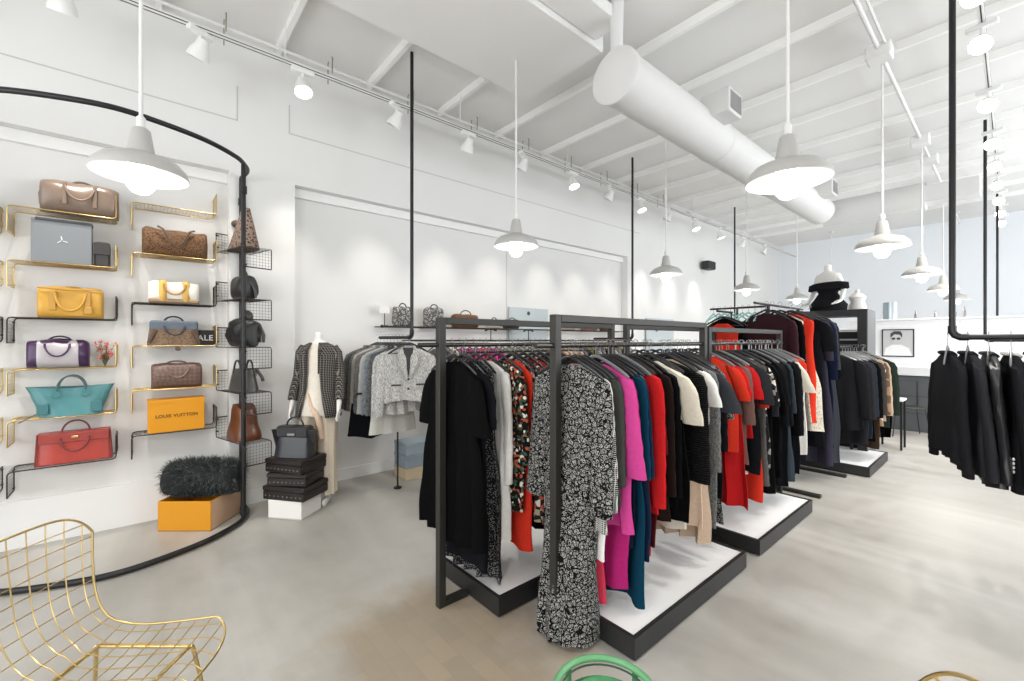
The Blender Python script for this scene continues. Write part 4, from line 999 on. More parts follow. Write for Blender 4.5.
wbag(6.1, .30, .14, .16, mono, 'dark brown spotted handbag behind the far rack post', dk, .05)
t = thing('card_sign', 'small blank white card on a stand at shelf end', 'sign', (XL + .14, 2.06, 1.662))
MB().cbox(-.03, .03, -.03, .03, 0, .008, .002).build('base', M_black_metal, t); MB().tube([(0, 0, 0), (0, 0, .1), (0, 0, .15)], .005, 6).build('stem', M_black_metal, t, True)
MB().cbox(.0, .006, -.06, .06, .14, .225, .002).build('card', mat('card_white', (.82, .8, .77), .5), t)
for y, lb in ((3.42, 'left'), (4.08, 'right')):
    t = thing('display_stand', f'small black T shaped jewellery stand, {lb} of the pair above pink tops', 'stand', (XL + .32, y, 1.487 + .02))
    MB().tube([(0, 0, -.005), (0, 0, .06), (0, 0, .13)], .006, 8).build('stem', M_black_metal, t, True); MB().tube([(0, -.09, .12), (0, -.04, .14), (0, .04, .14), (0, .09, .12)], .012, 8).build('arms', M_black_metal, t, True)
    MB().lathe([(.04, 0), (.04, .006)], 16, (0, 0, -.008), True, True).build('base', M_black_metal, t)

# ---- jackets on the pipe rail by the mannequin (facing the room)
rj = [(-3.78, F_tweedl, .62, 'light grey tweed jacket with dark pocket trim facing the room', True, 'tweed jacket'),
      (-3.87, F_tweedl, .74, 'long cream grey jacket', False, 'cream grey jacket'), (-3.95, F_tweedd, .62, 'charcoal tweed jacket', False, 'charcoal jacket'), (-4.03, F_tweedb, .64, 'blue grey tweed jacket', False, 'blue grey jacket'),
      (-4.11, LGREY, .62, 'plain light grey jacket', False, 'light grey jacket'), (-4.19, F_tweedm, .64, 'mid grey tweed jacket', False, 'mid grey jacket'), (-4.27, cloth((.42, .40, .36)), .66, 'warm grey jacket', False, 'warm grey jacket'),
      (-4.35, F_tweedg, .66, 'speckled grey jacket', False, 'speckled jacket'), (-4.43, F_tweedd, .68, 'dark tweed jacket', False, 'dark tweed jacket'), (-4.51, F_tweedm, .7, 'grey fringed jacket', False, 'fringed jacket')]
prev = None
for i, (x, m, L, d, fr, s_) in enumerate(rj):
    SEED[0] += 1
    hanger(x, 1.95 , 1.547, PI / 2, M_hanger, 'black hanger holding a tweed jacket on pipe rail', 'hangers on the pipe rail by the mannequin')
    yy = 1.93 - .012 * min(i, 5)
    garment('jacket', fit(d if prev is None else d + ' hanging just behind the ' + prev + ' beside mannequin'), 'jacket', 'jackets on the pipe rail', x, yy, 1.547, PI / 2 - (.3 if i == 0 else .05), m, L=L, w=.25, hem=.235 + .012 * (i % 3), sl=.56, sw=.06, b=.032, fold=.012, seed=SEED[0], front='jacket' if fr else None, collar=m)
    prev = s_
SK = [(-3.98, cloth((.50, .49, .45)), .40, .235, 'pale grey wool skirt hanging below the tweed jackets', 'skirt'), (-4.20, K2, .42, .22, 'wide black shorts hanging below the grey jackets', 'shorts')]
for x, m, L, w_, lb, nm in SK:
    b = MB(); rg = []; z0 = 1.547 - (.60 if nm == 'skirt' else .66)
    for i in range(9):
        u = i / 8; a = lerp(w_ * .86, w_ * 1.05, u)
        rg.append([Vector((a * math.cos(q), (.03 + .01 * u) * math.sin(q) + .010 * u * math.sin(6 * math.cos(q) * 1.6), z0 - L * .86 * u + (.06 * abs(math.cos(q)) if nm == 'shorts' and i == 8 else 0))) for q in [2 * PI * k / 32 for k in range(32)]])
    b.loft(rg, True, False)
    MBc = b.build(nm, m, None, True, (x, 1.88 if nm == 'skirt' else 1.74, 0), PI / 2); tag(MBc, lb, nm)
# low stand carrying the skirts
t = thing('floor_rail', 'thin black floor stand holding skirt and shorts under jackets', 'clothes rail', (-4.09, 1.86, 0), PI / 2)
MB().tube([(.12, 0, 0), (.12, 0, .5), (.12, 0, 1.0)], .009, 8).lathe([(.04, 0), (.04, .012), (.01, .016)], 20, (.12, 0, 0), True, True).build('post', M_black_metal, t, True)
MB().tube([(-.30, 0, .99), (.1, 0, .99), (.42, 0, .99)], .009, 8).build('rail', M_black_metal, t, True)
for y, z, c, n, lb in ((2.32, 0, (.56, .45, .30), .12, 'tan cardboard box at the bottom of the stack under jackets'), (2.32, .121, (.27, .33, .38), .14, 'blue grey box in the middle of the stack under jackets'), (2.32, .262, (.30, .37, .42), .13, 'blue grey box on top of the stack under jackets')):
    t = thing('shoe_box', lb, 'box', (-4.38, y, z), 0)
    MB().cbox(-.14, .14, -.17, .17, 0, n * .72, .003).build('box_body', mat('boxcol_%d' % int(z * 100), c, .6), t); MB().cbox(-.144, .144, -.174, .174, n * .725, n - .001, .003).build('lid', MATS['boxcol_%d' % int(z * 100)], t)
# ------------------------------------------------------------------ black jackets on the right
rw = []
xs0 = -.27
JL = [('black wool coat', K, .72, .27), ('black blazer with plain sleeve', K2, .80, .26), ('black blazer with three white cuff buttons', K, .84, .255), ('black blazer over a white shirt', K, .84, .255), ('long black jacket with dark buttons', K2, .88, .25), ('black satin jacket', mat('black_satin', (.014, .014, .016), .35), .60, .25), ('white shirt half hidden', WHITE, .74, .22), ('charcoal jacket with white collar', CHAR, .66, .25), ('black velvet jacket', K, .80, .25), ('black jacket with green lining', K2, .90, .25), ('long black evening jacket', K, .98, .25), ('black cropped jacket', K2, .7, .25), ('black tailored jacket', K, .84, .25), ('dark pinstripe jacket', CHAR, .8, .25)]
prev = None; x = xs0
JL = [(d, [K3, K4, mat('black_satin', (.014, .014, .016), .35), K3, K4, K3, WHITE, CHAR, K4][q], L, w_) for q, (d, m, L, w_) in enumerate(JL[:9])]
for i, (d, m, L, w_) in enumerate(JL):
    SEED[0] += 1
    hanger(x, 3.77, 1.535, PI / 2, M_hang_clear if i % 3 == 0 else M_hanger, 'hanger on the near right pipe rail', 'hangers on the near right pipe rail')
    wh_ = 'leftmost on the near right pipe rail' if prev is None else 'hanging just right of ' + prev
    o = garment('jacket' if 'shirt half' not in d else 'shirt', fit(d + ', ' + wh_), 'jacket' if 'shirt half' not in d else 'shirt', 'jackets on the near right rail', x, 3.75, 1.535, PI / 2 + (.32 if i < 2 else .18), m, slo=.075, L=L, w=w_ * .88, hem=w_ * 1.02, sl=.60, sw=.062, b=.03, fold=.012, seed=SEED[0], collar=WHITE if i in (3, 7) else m)
    if i in (2, 4):
        for k in range(4 if i == 2 else 5): MB().ball((-w_ * .93 - .045, -.045, -.66 - .022 * k), .009, .006, .009, 8, 5).build('cuff_button', M_white if i == 2 else M_steel, o, True)
    prev = 'the ' + ' '.join(d.split()[:5]); x += .085

# ------------------------------------------------------------------ tall rack of long dresses beyond the second rack
t = thing('tall_rack', 'tall black rack of long dark dresses beyond the second right rack', 'clothes rack', (-1.66, 4.9, 0))
for y in (.0, .95):
    MB().cbox(-.018, .018, y - .018, y + .018, .03, 1.86, .003).build('post', M_black_metal, t); MB().cbox(-.30, .46, y - .03, y + .03, 0, .03, .004).build('foot_bar', M_rack, t)
MB().tube([(0, -.35, 1.87), (0, .4, 1.87), (0, 1.1, 1.87)], .0125, 10).build('rail', M_darkwire, t, True)
rowD = [
 D(d='dark maroon long dress', s='maroon dress', m=PLUM, L=1.3, w=.25, hem=.24, sl=.5, off=.0),
 D(d='black shouldered coat', n='coat', s='black shouldered coat', m=K, L=1.3, w=.26, hem=.25, sl=.6, off=.02),
 D(d='cream and pink floral long dress', s='cream floral dress', m=F_snake, L=1.26, w=.22, hem=.30, off=.06, fold=.03),
 D(d='long orange sleeveless gown', s='orange gown', m=ORRED, L=1.22, w=.21, hem=.23, off=.13),
 D(d='cream printed flared dress', s='cream flared dress', m=F_snake, L=1.32, w=.16, hem=.30, off=.10, fold=.03),
 D(d='black padded short sleeved dress', s='black padded dress', m=K2, L=1.5, w=.26, hem=.26, sl=.3, sw=.09, off=.12),
 D(d='long dark plum evening dress', s='plum evening dress', m=cloth((.03, .028, .042)), L=1.68, w=.24, hem=.30, sl=.4, off=.14, fold=.03),
 D(d='long navy velvet coat', n='coat', s='navy velvet coat', m=NAVY, L=1.5, w=.25, hem=.28, sl=.6, sw=.07, off=.14),
 D(d='long charcoal dress', s='charcoal dress', m=CHAR, L=1.70, w=.24, hem=.29, sl=.5, off=.16, fold=.03),
 D(d='long black gown', s='black gown', m=K, L=1.66, w=.25, hem=.30, sl=.6, off=.14, fold=.03),
]
row(rowD, 'y', -1.66, 4.86, .10, 1.8825, 0, ('at front of the tall rack', 'right behind the'), 'long dresses on the tall rack', M_hanger, 'black hanger on the tall rack', .008)
# tall arm with empty glassy hangers behind the second rack
t = thing('hanger_stand', 'slim stand of empty clear teal hangers above the red top', 'hanger stand', (-2.0, 5.0, 0), PI / 2)
MB().tube([(0, 0, 0), (0, 0, 1), (0, 0, 1.86)], .012, 8).build('pole', M_darkwire, t, True); MB().tube([(0, -.3, 1.86), (0, 0, 1.86), (0, .3, 1.86)], .011, 8).build('rail', M_darkwire, t, True)
MB().lathe([(.12, 0), (.12, .02), (.02, .03)], 24, (0, 0, 0), True, True).build('base', M_darkwire, t)
M_tealh = mat('teal_clear_plastic', (.22, .42, .40), .15, spec=.8)
for i in range(9): hanger(-2.26 + i * .063, 5.0, 1.8715, PI / 2 + R.uniform(-.35, .1), M_tealh, 'empty clear teal hanger on the slim stand', 'empty teal hangers')
row([D(d='bright red folded top', n='top', s='red folded top', m=ORRED, L=.48, w=.17, hem=.18, zd=-.03), D(d='black wrap with rounded shoulders', n='top', s='black wrap', m=K, L=.42, w=.20, hem=.20, zd=.03)], 'y', -2.03, 4.70, .10, 1.82, 0, ('hanging high behind the second rack', 'right behind the'), 'tops hung high behind second rack', M_hanger, 'black hanger high behind the second rack', .0)
t = thing('high_hook_rail', 'short high rail carrying the red folded top', 'clothes rail', (-2.03, 4.72, 0))
MB().tube([(0, -.15, 1.808), (0, 0, 1.808), (0, .22, 1.808)], .0115, 8).build('rail', M_darkwire, t, True); MB().tube([(0, .2, 0), (0, .2, .8), (0, .2, 1.808)], .011, 8).build('pole', M_darkwire, t, True)
MB().lathe([(.14, 0), (.14, .02), (.02, .03)], 24, (0, .2, 0), True, True).build('base', M_darkwire, t)

# ------------------------------------------------------------------ open black wardrobe with coats, mannequin on top
M_frame = mat('frame_charcoal', (.007, .007, .008), .5); M_side = mat('frame_side_grey', (.11, .112, .115), .5)
t = thing('open_wardrobe', 'tall open black wardrobe frame with grey side behind the coats', 'wardrobe', (-1.63, 7.16, 0))
X, H_, Dp, bd = .42, 1.90, .24, .10
for s_ in (-1, 1):
    MB().cbox(min(s_ * X, s_ * (X - bd)), max(s_ * X, s_ * (X - bd)), -Dp, Dp, 0, H_, .003).build('side_frame', M_frame, t)
MB().box(X + .0005, X + .004, -Dp + .01, Dp, .0, H_ - .005).build('grey_side_panel', M_side, t)
MB().cbox(-X + bd, X - bd, -Dp, Dp, H_ - .085, H_, .003).build('top', M_frame, t)
MB().cbox(-X + bd + .001, X - bd - .001, -Dp, Dp, 0, .08, .003).build('bottom', M_frame, t)
MB().box(-X + bd + .001, X - bd - .001, Dp - .02, Dp, .081, 1.62).build('back_panel', M_frame, t)
for z in (1.62, 1.50): MB().cbox(-X + bd, X - bd, -.02, .02, z, z + .022, .004).build('cross_rail', mat('rail_grey', (.45, .46, .47), .4, .5), t)
MB().cbox(-.06, -.03, -.06, -.02, 1.45, 1.72, .004).build('bracket', M_white, t)
t = thing('coat_rail', 'rail in front of the wardrobe holding dark coats', 'clothes rack', (-1.36, 6.0, 0))
MB().tube([(0, -.02, 1.42), (0, .4, 1.42), (0, .9, 1.42)], .012, 10).build('rail', M_darkwire, t, True)
for y in (0, .88): MB().cbox(-.016, .016, y - .016, y + .016, .113, 1.42, .003).build('post', M_black_metal, t)
rowE = [
 D(d='black zipped leather jacket', n='jacket', s='leather jacket', m=K3, L=0.95, w=.27, hem=.27, sl=.6, sw=.07),
 D(d='long black puffer coat', n='coat', s='puffer coat', m=K3, L=1.10, w=.275, hem=.28, sl=.62, sw=.075),
 D(d='charcoal grey coat', n='coat', s='charcoal coat', m=K4, L=1.12, w=.27, hem=.27, sl=.62, sw=.07, off=.02),
 D(d='dark blue grey jacket', n='jacket', s='blue grey jacket', m=cloth((.02, .025, .034)), L=1.05, w=.275, hem=.27, sl=.6, sw=.07, off=.03),
 D(d='soft black parka', n='coat', s='black parka', m=K, L=1.10, w=.28, hem=.28, sl=.62, sw=.075, off=.04),
 D(d='dark brown suede coat', n='coat', s='suede coat', m=cloth((.035, .02, .012)), L=1.18, w=.27, hem=.30, sl=.6, off=.05),
 D(d='grey brown wool coat', n='coat', s='grey brown coat', m=cloth((.05, .042, .038)), L=1.05, w=.28, hem=.28, sl=.6, sw=.07, off=.06),
 D(d='brown and pink patterned jacket', n='jacket', s='patterned jacket', m=F_camo, L=0.95, w=.285, hem=.27, sl=.6, sw=.07, off=.08),
 D(d='beige striped cardigan', n='cardigan', s='beige cardigan', m=NUDE, L=0.90, w=.28, hem=.27, sl=.62, sw=.065, off=.09),
 D(d='dark green military coat', n='coat', s='green coat', m=cloth((.02, .03, .022)), L=0.96, w=.29, hem=.27, sl=.62, sw=.07, off=.13),
 D(d='black long coat', n='coat', s='black long coat', m=K, L=1.10, w=.28, hem=.27, sl=.62, sw=.07, off=.13),
]
row(rowE, 'y', -1.36, 6.08, .075, 1.4325, 0, ('at front of the far coat rail', 'right behind the'), 'coats in front of the black wardrobe', M_hang_clear, 'grey hanger on the far coat rail', .004)

# ------------------------------------------------------------------ figures grown from skin modifiers
def skin_body(name, joints, edges, m, parent=None, sub=2):
    me = bpy.data.meshes.new(name); me.from_pydata([j[0] for j in joints], edges, [])
    o = bpy.data.objects.new(name, me); COL.objects.link(o)
    sk = o.modifiers.new('skin', 'SKIN'); sk.use_smooth_shade = True
    for i, j in enumerate(joints):
        v = me.skin_vertices[0].data[i]; v.radius = j[1] if isinstance(j[1], tuple) else (j[1], j[1]); v.use_root = (i == 0)
    sb = o.modifiers.new('sub', 'SUBSURF'); sb.levels = sub; sb.render_levels = sub
    dg = bpy.context.evaluated_depsgraph_get(); dg.update()
    nm = bpy.data.meshes.new_from_object(o.evaluated_get(dg)); bpy.data.objects.remove(o)
    nm.materials.clear(); nm.materials.append(m); nm.polygons.foreach_set('use_smooth', [True] * len(nm.polygons))
    o = bpy.data.objects.new(name, nm); COL.objects.link(o)
    if parent: o.parent = parent
    return o
M_man = mat('mannequin_white', (.78, .76, .73), .35)
def hand(J, E, root, wrist, d, side, sp):
    """five fingers from a palm; d = pointing direction, side = palm width direction"""
    d = Vector(d).normalized(); side = Vector(side).normalized(); W_ = Vector(wrist)
    p = len(J); J.append((tuple(W_ + d * .045), (.020, .030))); E.append((root, p))
    for k in range(4):
        off = side * (k - 1.5) * .018; ln = (.062, .072, .068, .054)[k]; b_ = W_ + d * .075 + off
        a = len(J); J.append((tuple(b_), (.009, .009))); J.append((tuple(b_ + d * ln * .55 + sp * .006), (.008, .008))); J.append((tuple(b_ + d * ln + sp * .016), (.0065, .0065))); E += [(p, a), (a, a + 1), (a + 1, a + 2)]
    a = len(J); J.append((tuple(W_ + d * .03 + side * -.032), (.010, .010))); J.append((tuple(W_ + d * .065 + side * -.048), (.008, .008))); E += [(p, a), (a, a + 1)]
# standing headless mannequin beside the jackets; local +x = the way it faces
t = thing('mannequin', 'headless white mannequin in dark checked jacket and cream clothes', 'mannequin', (-4.22, 1.255, 0), math.radians(-38), None)
t.scale = (.95, .84, 1)
J = [((0, 0, .92), (.10, .15)), ((0, 0, 1.04), (.085, .125)), ((0, 0, 1.16), (.085, .125)), ((.0, 0, 1.30), (.10, .15)), ((0, 0, 1.41), (.075, .12)), ((0, 0, 1.49), (.045, .045)), ((0, 0, 1.585), (.043, .043))]
E = [(i, i + 1) for i in range(6)]
for s_ in (-1, 1):
    a = len(J); J += [((0, s_ * .165, 1.405), (.055, .055)), ((-.02, s_ * .215, 1.16), (.042, .042)), ((.07, s_ * .25, .93), (.028, .028)), ((.085, s_ * .25, .905), (.022, .026))]
    E += [(4, a), (a, a + 1), (a + 1, a + 2), (a + 2, a + 3)]; hand(J, E, a + 3, (.085, s_ * .25, .905), (.25, s_ * .05, -1), (1, 0, .25), Vector((0, -s_, 0)))
    a = len(J); J += [((0, s_ * .095, .84), (.095, .09)), ((.03 * s_ + .02, s_ * .10, .48), (.06, .06)), ((.03 * s_, s_ * .105, .10), (.038, .038)), ((.0 + .03 * s_, s_ * .105, .045), (.038, .034)), ((.13 + .03 * s_, s_ * .115, .03), (.032, .02))]
    E += [(0, a), (a, a + 1), (a + 1, a + 2), (a + 2, a + 3), (a + 3, a + 4)]
skin_body('body', J, E, M_man, t)
def oval(a, b, z, n=32, cx=0, cy=0, wav=0, k=7, ph=0): return [Vector((cx + (a + wav * math.sin(k * q + ph)) * math.cos(q), cy + (b + wav * math.sin(k * q + ph)) * math.sin(q), z)) for q in [2 * PI * i / n for i in range(n)]]
MB().loft([oval(.07, .10, 1.47), oval(.115, .165, 1.40), oval(.13, .17, 1.28), oval(.12, .15, 1.1), oval(.15, .185, .93, wav=.004), oval(.165, .20, .82, wav=.008)]).build('cream_top', cloth((.70, .65, .57)), t, True)
Mc = cloth((.62, .54, .44))
for s_ in (-1, 1):
    MB().loft([oval(.13, .11, .90, cy=s_ * .085), oval(.115, .10, .7, cx=.01, cy=s_ * .1, wav=.006), oval(.10, .09, .45, cx=.03 * s_, cy=s_ * .105, wav=.008), oval(.10, .085, .10, cx=.03 * s_, cy=s_ * .11, wav=.012)]).build('trouser_leg', Mc, t, True)
MB().tube(spline([(.13, -.06, 1.02), (.165, .0, .90), (.175, .07, .80), (.15, .10, .62)], 5), [.012] * 6 + [.02] * 10, 10, sq=1.6).build('draped_sash', mat('sash_champagne', (.62, .46, .34), .35), t, True)
F_chk = pat('dark_plaid', 'check', (.012, .011, .011), (.20, .185, .17), 20, rough=.9)
# open jacket: a C shaped shell leaving the front open, with sleeves
jb = MB(); rg = []
for z, a, b_, op in ((1.475, .075, .09, .5), (1.44, .11, .18, .42), (1.36, .15, .205, .38), (1.2, .15, .19, .36), (1.05, .155, .19, .44), (.92, .175, .215, .52), (.80, .19, .235, .62)):
    n = 36; rg.append([Vector(((a + .005 * math.sin(5 * q)) * math.cos(q), (b_ + .004 * math.sin(6 * q)) * math.sin(q), z - .02 * (abs(q - PI) < .6) * (z < .9))) for q in [op + (2 * PI - 2 * op) * i / (n - 1) for i in range(n)]])
jb.loft(rg, False, False, closed=False)
o = jb.build('jacket', F_chk, t, True); md = o.modifiers.new('thick', 'SOLIDIFY'); md.thickness = .008
for s_ in (-1, 1):
    MB().tube([(0, s_ * .15, 1.425), (-.005, s_ * .185, 1.38), (-.02, s_ * .225, 1.16), (.035, s_ * .245, 1.04), (.065, s_ * .252, .955)], [.06, .066, .058, .052, .048], 14).build('jacket_sleeve', F_chk, t, True)
    MB().tube([(.09, s_ * .05, 1.475), (.145, s_ * .07, 1.42), (.155, s_ * .065, 1.2)], [.012, .016, .008], 8).build('jacket_lapel', F_chk, t, True)

# seated torso mannequin on the wardrobe; faces the camera-left
t = thing('mannequin', 'headless white mannequin torso in white and black dress on the wardrobe', 'mannequin', (-1.66, 7.10, 1.9), math.radians(-120))
J = [((0, 0, .10), (.10, .14)), ((.0, 0, .22), (.08, .11)), ((0, 0, .34), (.09, .13)), ((0, 0, .45), (.075, .12)), ((0, 0, .53), (.045, .045)), ((0, 0, .64), (.045, .045))]
E = [(i, i + 1) for i in range(5)]
for s_ in (-1, 1):
    a = len(J); J += [((0, s_ * .15, .45), (.045, .045)), ((-.01, s_ * .225, .28), (.032, .032)), ((.05, s_ * .245, .15), (.022, .022)), ((.055, s_ * .245, .13), (.018, .02))]
    E += [(3, a), (a, a + 1), (a + 1, a + 2), (a + 2, a + 3)]; hand(J, E, a + 3, (.055, s_ * .245, .13), (.9, 0, -.35), (0, 1, 0), Vector((0, 0, -.3)))
skin_body('body', J, E, M_man, t)
Kb = cloth((.012, .012, .014))
MB().loft([oval(.045, .055, .545), oval(.06, .09, .52), oval(.08, .155, .50), oval(.09, .185, .46), oval(.10, .185, .34)]).build('white_yoke', WHITE, t, True)
MB().loft([oval(.105, .20, .385), oval(.13, .275, .365), oval(.135, .285, .29), oval(.12, .24, .275)], False, False).build('black_band', Kb, t, True)
MB().loft([oval(.105, .165, .33), oval(.09, .12, .24), oval(.13, .17, .16, wav=.004), oval(.18, .235, .08, wav=.008), oval(.18, .225, .001)], False, True).build('black_skirt', Kb, t, True)
MB().ball((.11, .02, .075), .11, .16, .072, 20, 10).build('draped_lap', Kb, t, True)
t = thing('display_bust', 'small plain white torso form behind the seated mannequin', 'mannequin', (-1.38, 7.30, 1.9), 0)
MB().loft([oval(.10, .07, .0), oval(.10, .075, .05), oval(.075, .055, .12), oval(.10, .07, .18), oval(.06, .04, .22), oval(.025, .025, .24), oval(.025, .025, .28)], True, True).build('torso', M_man, t, True)

# ------------------------------------------------------------------ back counter
t = thing('partition', 'low white partition wall behind the dark counter', 'partition', (-.2, 10.45, 0))
MB().cbox(-1.9, 4.1, -.06, .06, 0, 1.86, .004).build('panel', mat('partition_white', (.80, .80, .81), .5), t)
MB().cbox(-1.92, 4.12, -.09, .09, 1.862, 1.89, .003).build('cap', M_white, t)
sm = MB()
for x in (-.4, 1.0, 2.4): sm.box(x - .003, x + .003, -.0615, -.06, .95, 1.85)
sm.build('panel_seam', M_line, t)
t = thing('service_counter', 'long dark grey counter with white top at the back', 'counter', (-.1, 9.95, 0))
MB().cbox(-1.75, 4.0, -.28, .40, .0, .92, .004).build('body', mat('counter_grey', (.075, .08, .088), .5, noise=.1, nscale=6), t)
MB().cbox(-1.8, 4.05, -.33, .42, .922, 1.06, .004).build('worktop', mat('counter_top', (.70, .71, .72), .35), t)
g = MB()
for z in (.30, .58): g.box(-1.55, 4.0, -.283, -.28, z, z + .006)
g.build('groove', M_black_metal, t)
t = thing('keyboard_tray', 'pale lavender tray on the white counter top', 'tray', (-.0, 9.75, 1.061))
MB().cbox(-.25, .3, -.06, .08, 0, .015, .004).build('tray', mat('lavender', (.50, .50, .66), .5), t); MB().cbox(-.22, .27, -.04, .06, .0155, .03, .003).build('pad', mat('lavender_light', (.66, .66, .76), .5), t)
t = thing('picture', 'framed black and white portrait of a person with glasses', 'picture', (-1.38, 10.38, 1.455), 0)
t.scale = (.76, 1, .78)
MB().cbox(-.27, .27, -.012, 0, -.30, .30, .003).build('canvas', mat('photo_grey', (.50, .50, .51), .5), t)
f_ = MB(); f_.cbox(-.29, -.268, -.02, 0, -.32, .32, .003).cbox(.268, .29, -.02, 0, -.32, .32, .003).cbox(-.268, .268, -.02, 0, .298, .32, .003).cbox(-.268, .268, -.02, 0, -.32, -.298, .003); f_.build('frame', M_frame, t)
def flatpoly(pts, y, m, nm):
    b = MB(); b.loft([[Vector((x, y, z)) for x, z in pts], [Vector((x, y - .002, z)) for x, z in pts]], True, True); b.build(nm, m, t)
el = lambda cx, cz, a, b, n=20, r=0: [(cx + a * math.cos(2 * PI * k / n) , cz + b * math.sin(2 * PI * k / n)) for k in range(n)]
flatpoly([(-.25, -.29), (-.22, -.12), (-.10, -.04), (.06, -.04), (.20, -.12), (.25, -.29)], -.0125, mat('photo_shirt', (.74, .74, .74), .5), 'printed_shirt')
flatpoly(el(-.03, .10, .085, .12), -.0145, mat('photo_skin', (.50, .50, .50), .5), 'printed_face')
flatpoly([(-.13, .12), (-.13, .22), (-.06, .275), (.05, .27), (.085, .20), (.07, .12), (.04, .19), (-.06, .20)], -.0168, mat('photo_hair', (.04, .04, .04), .5), 'printed_hair')
flatpoly(el(-.075, .10, .036, .028), -.019, MATS['photo_hair'], 'printed_glasses'); flatpoly(el(.015, .10, .036, .028), -.019, MATS['photo_hair'], 'printed_glasses')
for x, h_, c, lb, rr_ in ((-.95, .13, (.12, .12, .12), 'thin dark bottle on the partition, nearest the vase', .018), (-.70, .13, (.10, .10, .10), 'thin dark bottle on the partition, second from the vase', .018), (-.46, .14, (.13, .12, .12), 'thin dark bottle on the partition, beside the near black rod', .018), (-.35, .18, (.12, .12, .12), 'tallest thin dark bottle on the partition', .018)):
    t = thing('bottle', lb, 'bottle', (x - .2, 10.45, 1.891), 0, 'bottles on the partition')
    MB().lathe([(rr_, 0), (rr_, h_ * .6), (rr_ * .45, h_ * .75), (rr_ * .45, h_ * .95)], 14, (0, 0, 0), True, True).build('glass', mat('bottle_dark', c, .3), t, True); MB().lathe([(rr_ * .55, 0), (rr_ * .55, h_ * .1)], 12, (0, 0, h_ * .93), True, True).build('cap', M_steel, t, True)
t = thing('glass_vase', 'pale grey pleated glass vase on the partition beside wardrobe', 'vase', (-1.5, 10.45, 1.891))
t.scale = (.75, .75, .85)
MB().loft([[Vector((r * (1 + .06 * math.cos(8 * q)) * math.cos(q), r * (1 + .06 * math.cos(8 * q)) * math.sin(q), z)) for q in [2 * PI * k / 48 for k in range(48)]] for r, z in ((.12, 0), (.13, .15), (.125, .36), (.115, .36), (.115, .02))], True, True).build('vase_body', mat('vase_glass', (.34, .40, .44), .2), t, True)
t = thing('side_table', 'small table with white top and black frame legs near coats', 'table', (-1.13, 8.0, 0))
MB().cbox(-.14, .14, -.16, .16, .665, .695, .004).build('tabletop', M_white, t)
for x in (-.12, .12):
    for y in (-.14, .14): MB().cbox(x - .012, x + .012, y - .012, y + .012, 0, .664, .002).build('leg', M_black_metal, t)
t = thing('cafe_chair', 'thin legged dark chair in front of the back counter', 'chair', (-1.12, 9.2, 0), .4)
MB().cbox(-.2, .2, -.2, .2, .44, .46, .01).build('seat', M_rack, t); MB().tube([(-.19, .19, .45), (-.2, .24, .85), (.2, .24, .85), (.19, .19, .45)], .01, 8).build('backrest', M_rack, t, True)
for x, y in ((-1, -1), (1, -1), (-1, 1), (1, 1)): MB().tube([(x * .17, y * .17, .44), (x * .23, y * .23, 0)], .008, 6).build('leg', M_rack, t, True)

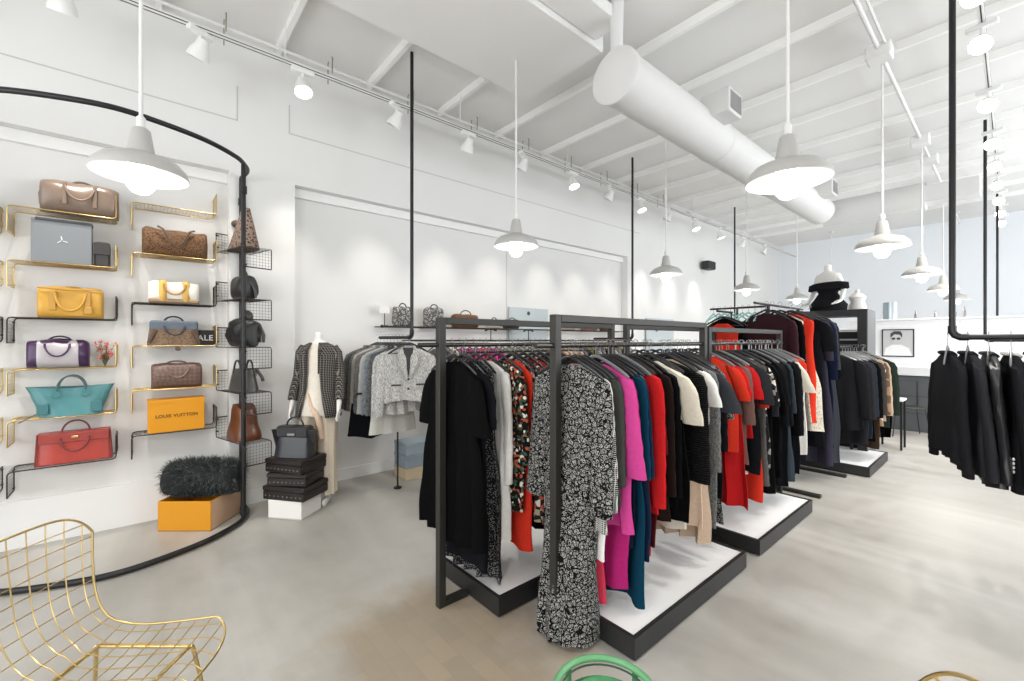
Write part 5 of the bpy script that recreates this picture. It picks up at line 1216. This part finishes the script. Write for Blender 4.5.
# ------------------------------------------------------------------ wire chairs in the foreground
def wire_chair(loc, rz, label, group='gold wire chairs'):
    t = thing('wire_chair', label, 'chair', loc, rz, group)
    prof = spline([(.27, 0, .415), (.22, 0, .44), (.08, 0, .435), (-.08, 0, .43), (-.19, 0, .455), (-.245, 0, .53), (-.27, 0, .66), (-.285, 0, .80), (-.29, 0, .86)], 6)
    Ls = [0]
    for i in range(1, len(prof)): Ls.append(Ls[-1] + (prof[i] - prof[i - 1]).length)
    T = Ls[-1]
    def P(u, s_):
        s_ = max(0, min(T, s_))
        for i in range(1, len(Ls)):
            if s_ <= Ls[i] + 1e-9:
                q = (s_ - Ls[i - 1]) / (Ls[i] - Ls[i - 1]); p = prof[i - 1].lerp(prof[i], q); break
        k = s_ / T; hw = .265 - .035 * math.sin(PI * k) * 1.0
        dish = -.035 * (1 - u * u) * (1 if k < .5 else .3); back = -.03 * (1 - u * u) * (k > .45) * min(1, (k - .45) * 4)
        return Vector((p.x + back, u * hw, p.z + dish * (1 - max(0, (k - .45)) * 1.6 if k > .45 else 1)))
    def smax(u): return T * (1 - .10 * abs(u) ** 5)
    def smin(u): return T * (.10 * abs(u) ** 5)
    def umax(s_):
        lo = 1.
        if s_ > T * .90: lo = min(lo, ((1 - s_ / T) / .10) ** (1 / 5))
        if s_ < T * .10: lo = min(lo, (s_ / T / .10) ** .2)
        return lo
    g = MB()
    for i in range(-4, 5):
        u = i / 4.6; a, b = smin(u), smax(u); g.tube([P(u, a + (b - a) * k / 26) for k in range(27)], .0020, 6)
    for i in range(1, 17):
        s_ = T * i / 17; um = umax(s_)
        if um > .15: g.tube([P(-um + 2 * um * k / 10, s_) for k in range(11)], .0020, 6)
    g.build('wire_grid', M_gold, t, True)
    sn = lambda q: math.sin(PI / 2 * q)
    rim = [P(sn(-1 + k / 20), smax(sn(-1 + k / 20))) for k in range(41)] + [P(1, smax(1) + (smin(1) - smax(1)) * k / 20) for k in range(1, 20)] + [P(sn(1 - k / 20), smin(sn(1 - k / 20))) for k in range(41)] + [P(-1, smin(-1) + (smax(-1) - smin(-1)) * k / 20) for k in range(1, 20)]
    MB().tube(rim, .0042, 8, True).build('outer_rim', M_gold, t, True)
    for s_ in (-1, 1):
        MB().tube([(-.17, s_ * .15, .405), (.17, s_ * .15, .40)], .0065, 8).build('seat_rail', M_gold, t, True)
        MB().tube([(.17, s_ * .15, .40), (.21, s_ * .21, .012)], .0065, 8).build('leg', M_gold, t, True)
        MB().tube([(-.17, s_ * .15, .405), (-.24, s_ * .21, .012)], .0065, 8).build('leg', M_gold, t, True)
        MB().tube([(.21, s_ * .21, .012), (0, s_ * .2, .008), (-.24, s_ * .21, .012)], .0065, 8).build('floor_runner', M_gold, t, True)
    MB().tube([(.16, -.15, .40), (.16, .15, .40)], .0065, 8).build('cross_bar', M_gold, t, True); MB().tube([(-.16, -.15, .405), (-.16, .15, .405)], .0065, 8).build('cross_bar', M_gold, t, True)
    return t
wire_chair((-1.92, -.085, 0), YAW + .02, 'gold wire mesh chair in the foreground at left')
wire_chair((-.125, .868, 0), YAW + PI, 'gold wire chair whose top just shows at bottom right')
# green round stool at the bottom edge
t = thing('stool', 'round glossy green stool with raised hoop rim at bottom edge', 'stool', (-.789, 1.046, 0))
M_green = mat('green_gloss', (.06, .24, .09), .25, noise=.25, nscale=40); M_greenl = mat('green_rim', (.12, .33, .15), .3, noise=.1, nscale=20)

MB().tube([(.15 * math.cos(2 * PI * k / 40), .15 * math.sin(2 * PI * k / 40), .45) for k in range(40)], .011, 10, True).build('hoop_rim', M_greenl, t, True)
MB().tube([(.138 * math.cos(2 * PI * k / 40), .138 * math.sin(2 * PI * k / 40), .437) for k in range(40)], .003, 8, True).build('dark_band', mat('green_dark', (.02, .06, .03), .4), t, True)
MB().lathe([(.02, .41), (.07, .415), (.09, .43), (.10, .43), (.112, .41), (.14, .40), (.145, .385), (.10, .375), (.02, .375)], 40, (0, 0, 0), True, True).build('seat', M_green, t, True)
for k in range(4):
    a = k * PI / 2; c, s_ = math.cos(a), math.sin(a)
    MB().tube([(.15 * c, .15 * s_, .45), (.148 * c, .148 * s_, .36), (.16 * c, .16 * s_, .0)], .010, 8).build('leg', M_green, t, True)

# ------------------------------------------------------------------ camera
c = bpy.data.cameras.new('camera'); c.lens = 36 * 432 / 1024; c.sensor_width = 36; c.clip_start = .05
cam = bpy.data.objects.new('camera', c); COL.objects.link(cam); cam.location = (0, 0, 1.5); cam.rotation_euler = (PI / 2, 0, YAW)
S.camera = cam
for p in ('used',):
    for o in bpy.data.objects:
        if p in o: del o[p]
S.view_settings.view_transform = 'Standard'; S.view_settings.look = 'None'; S.view_settings.gamma = 1; S.view_settings.use_curve_mapping = False
S.view_settings.exposure = 0.62
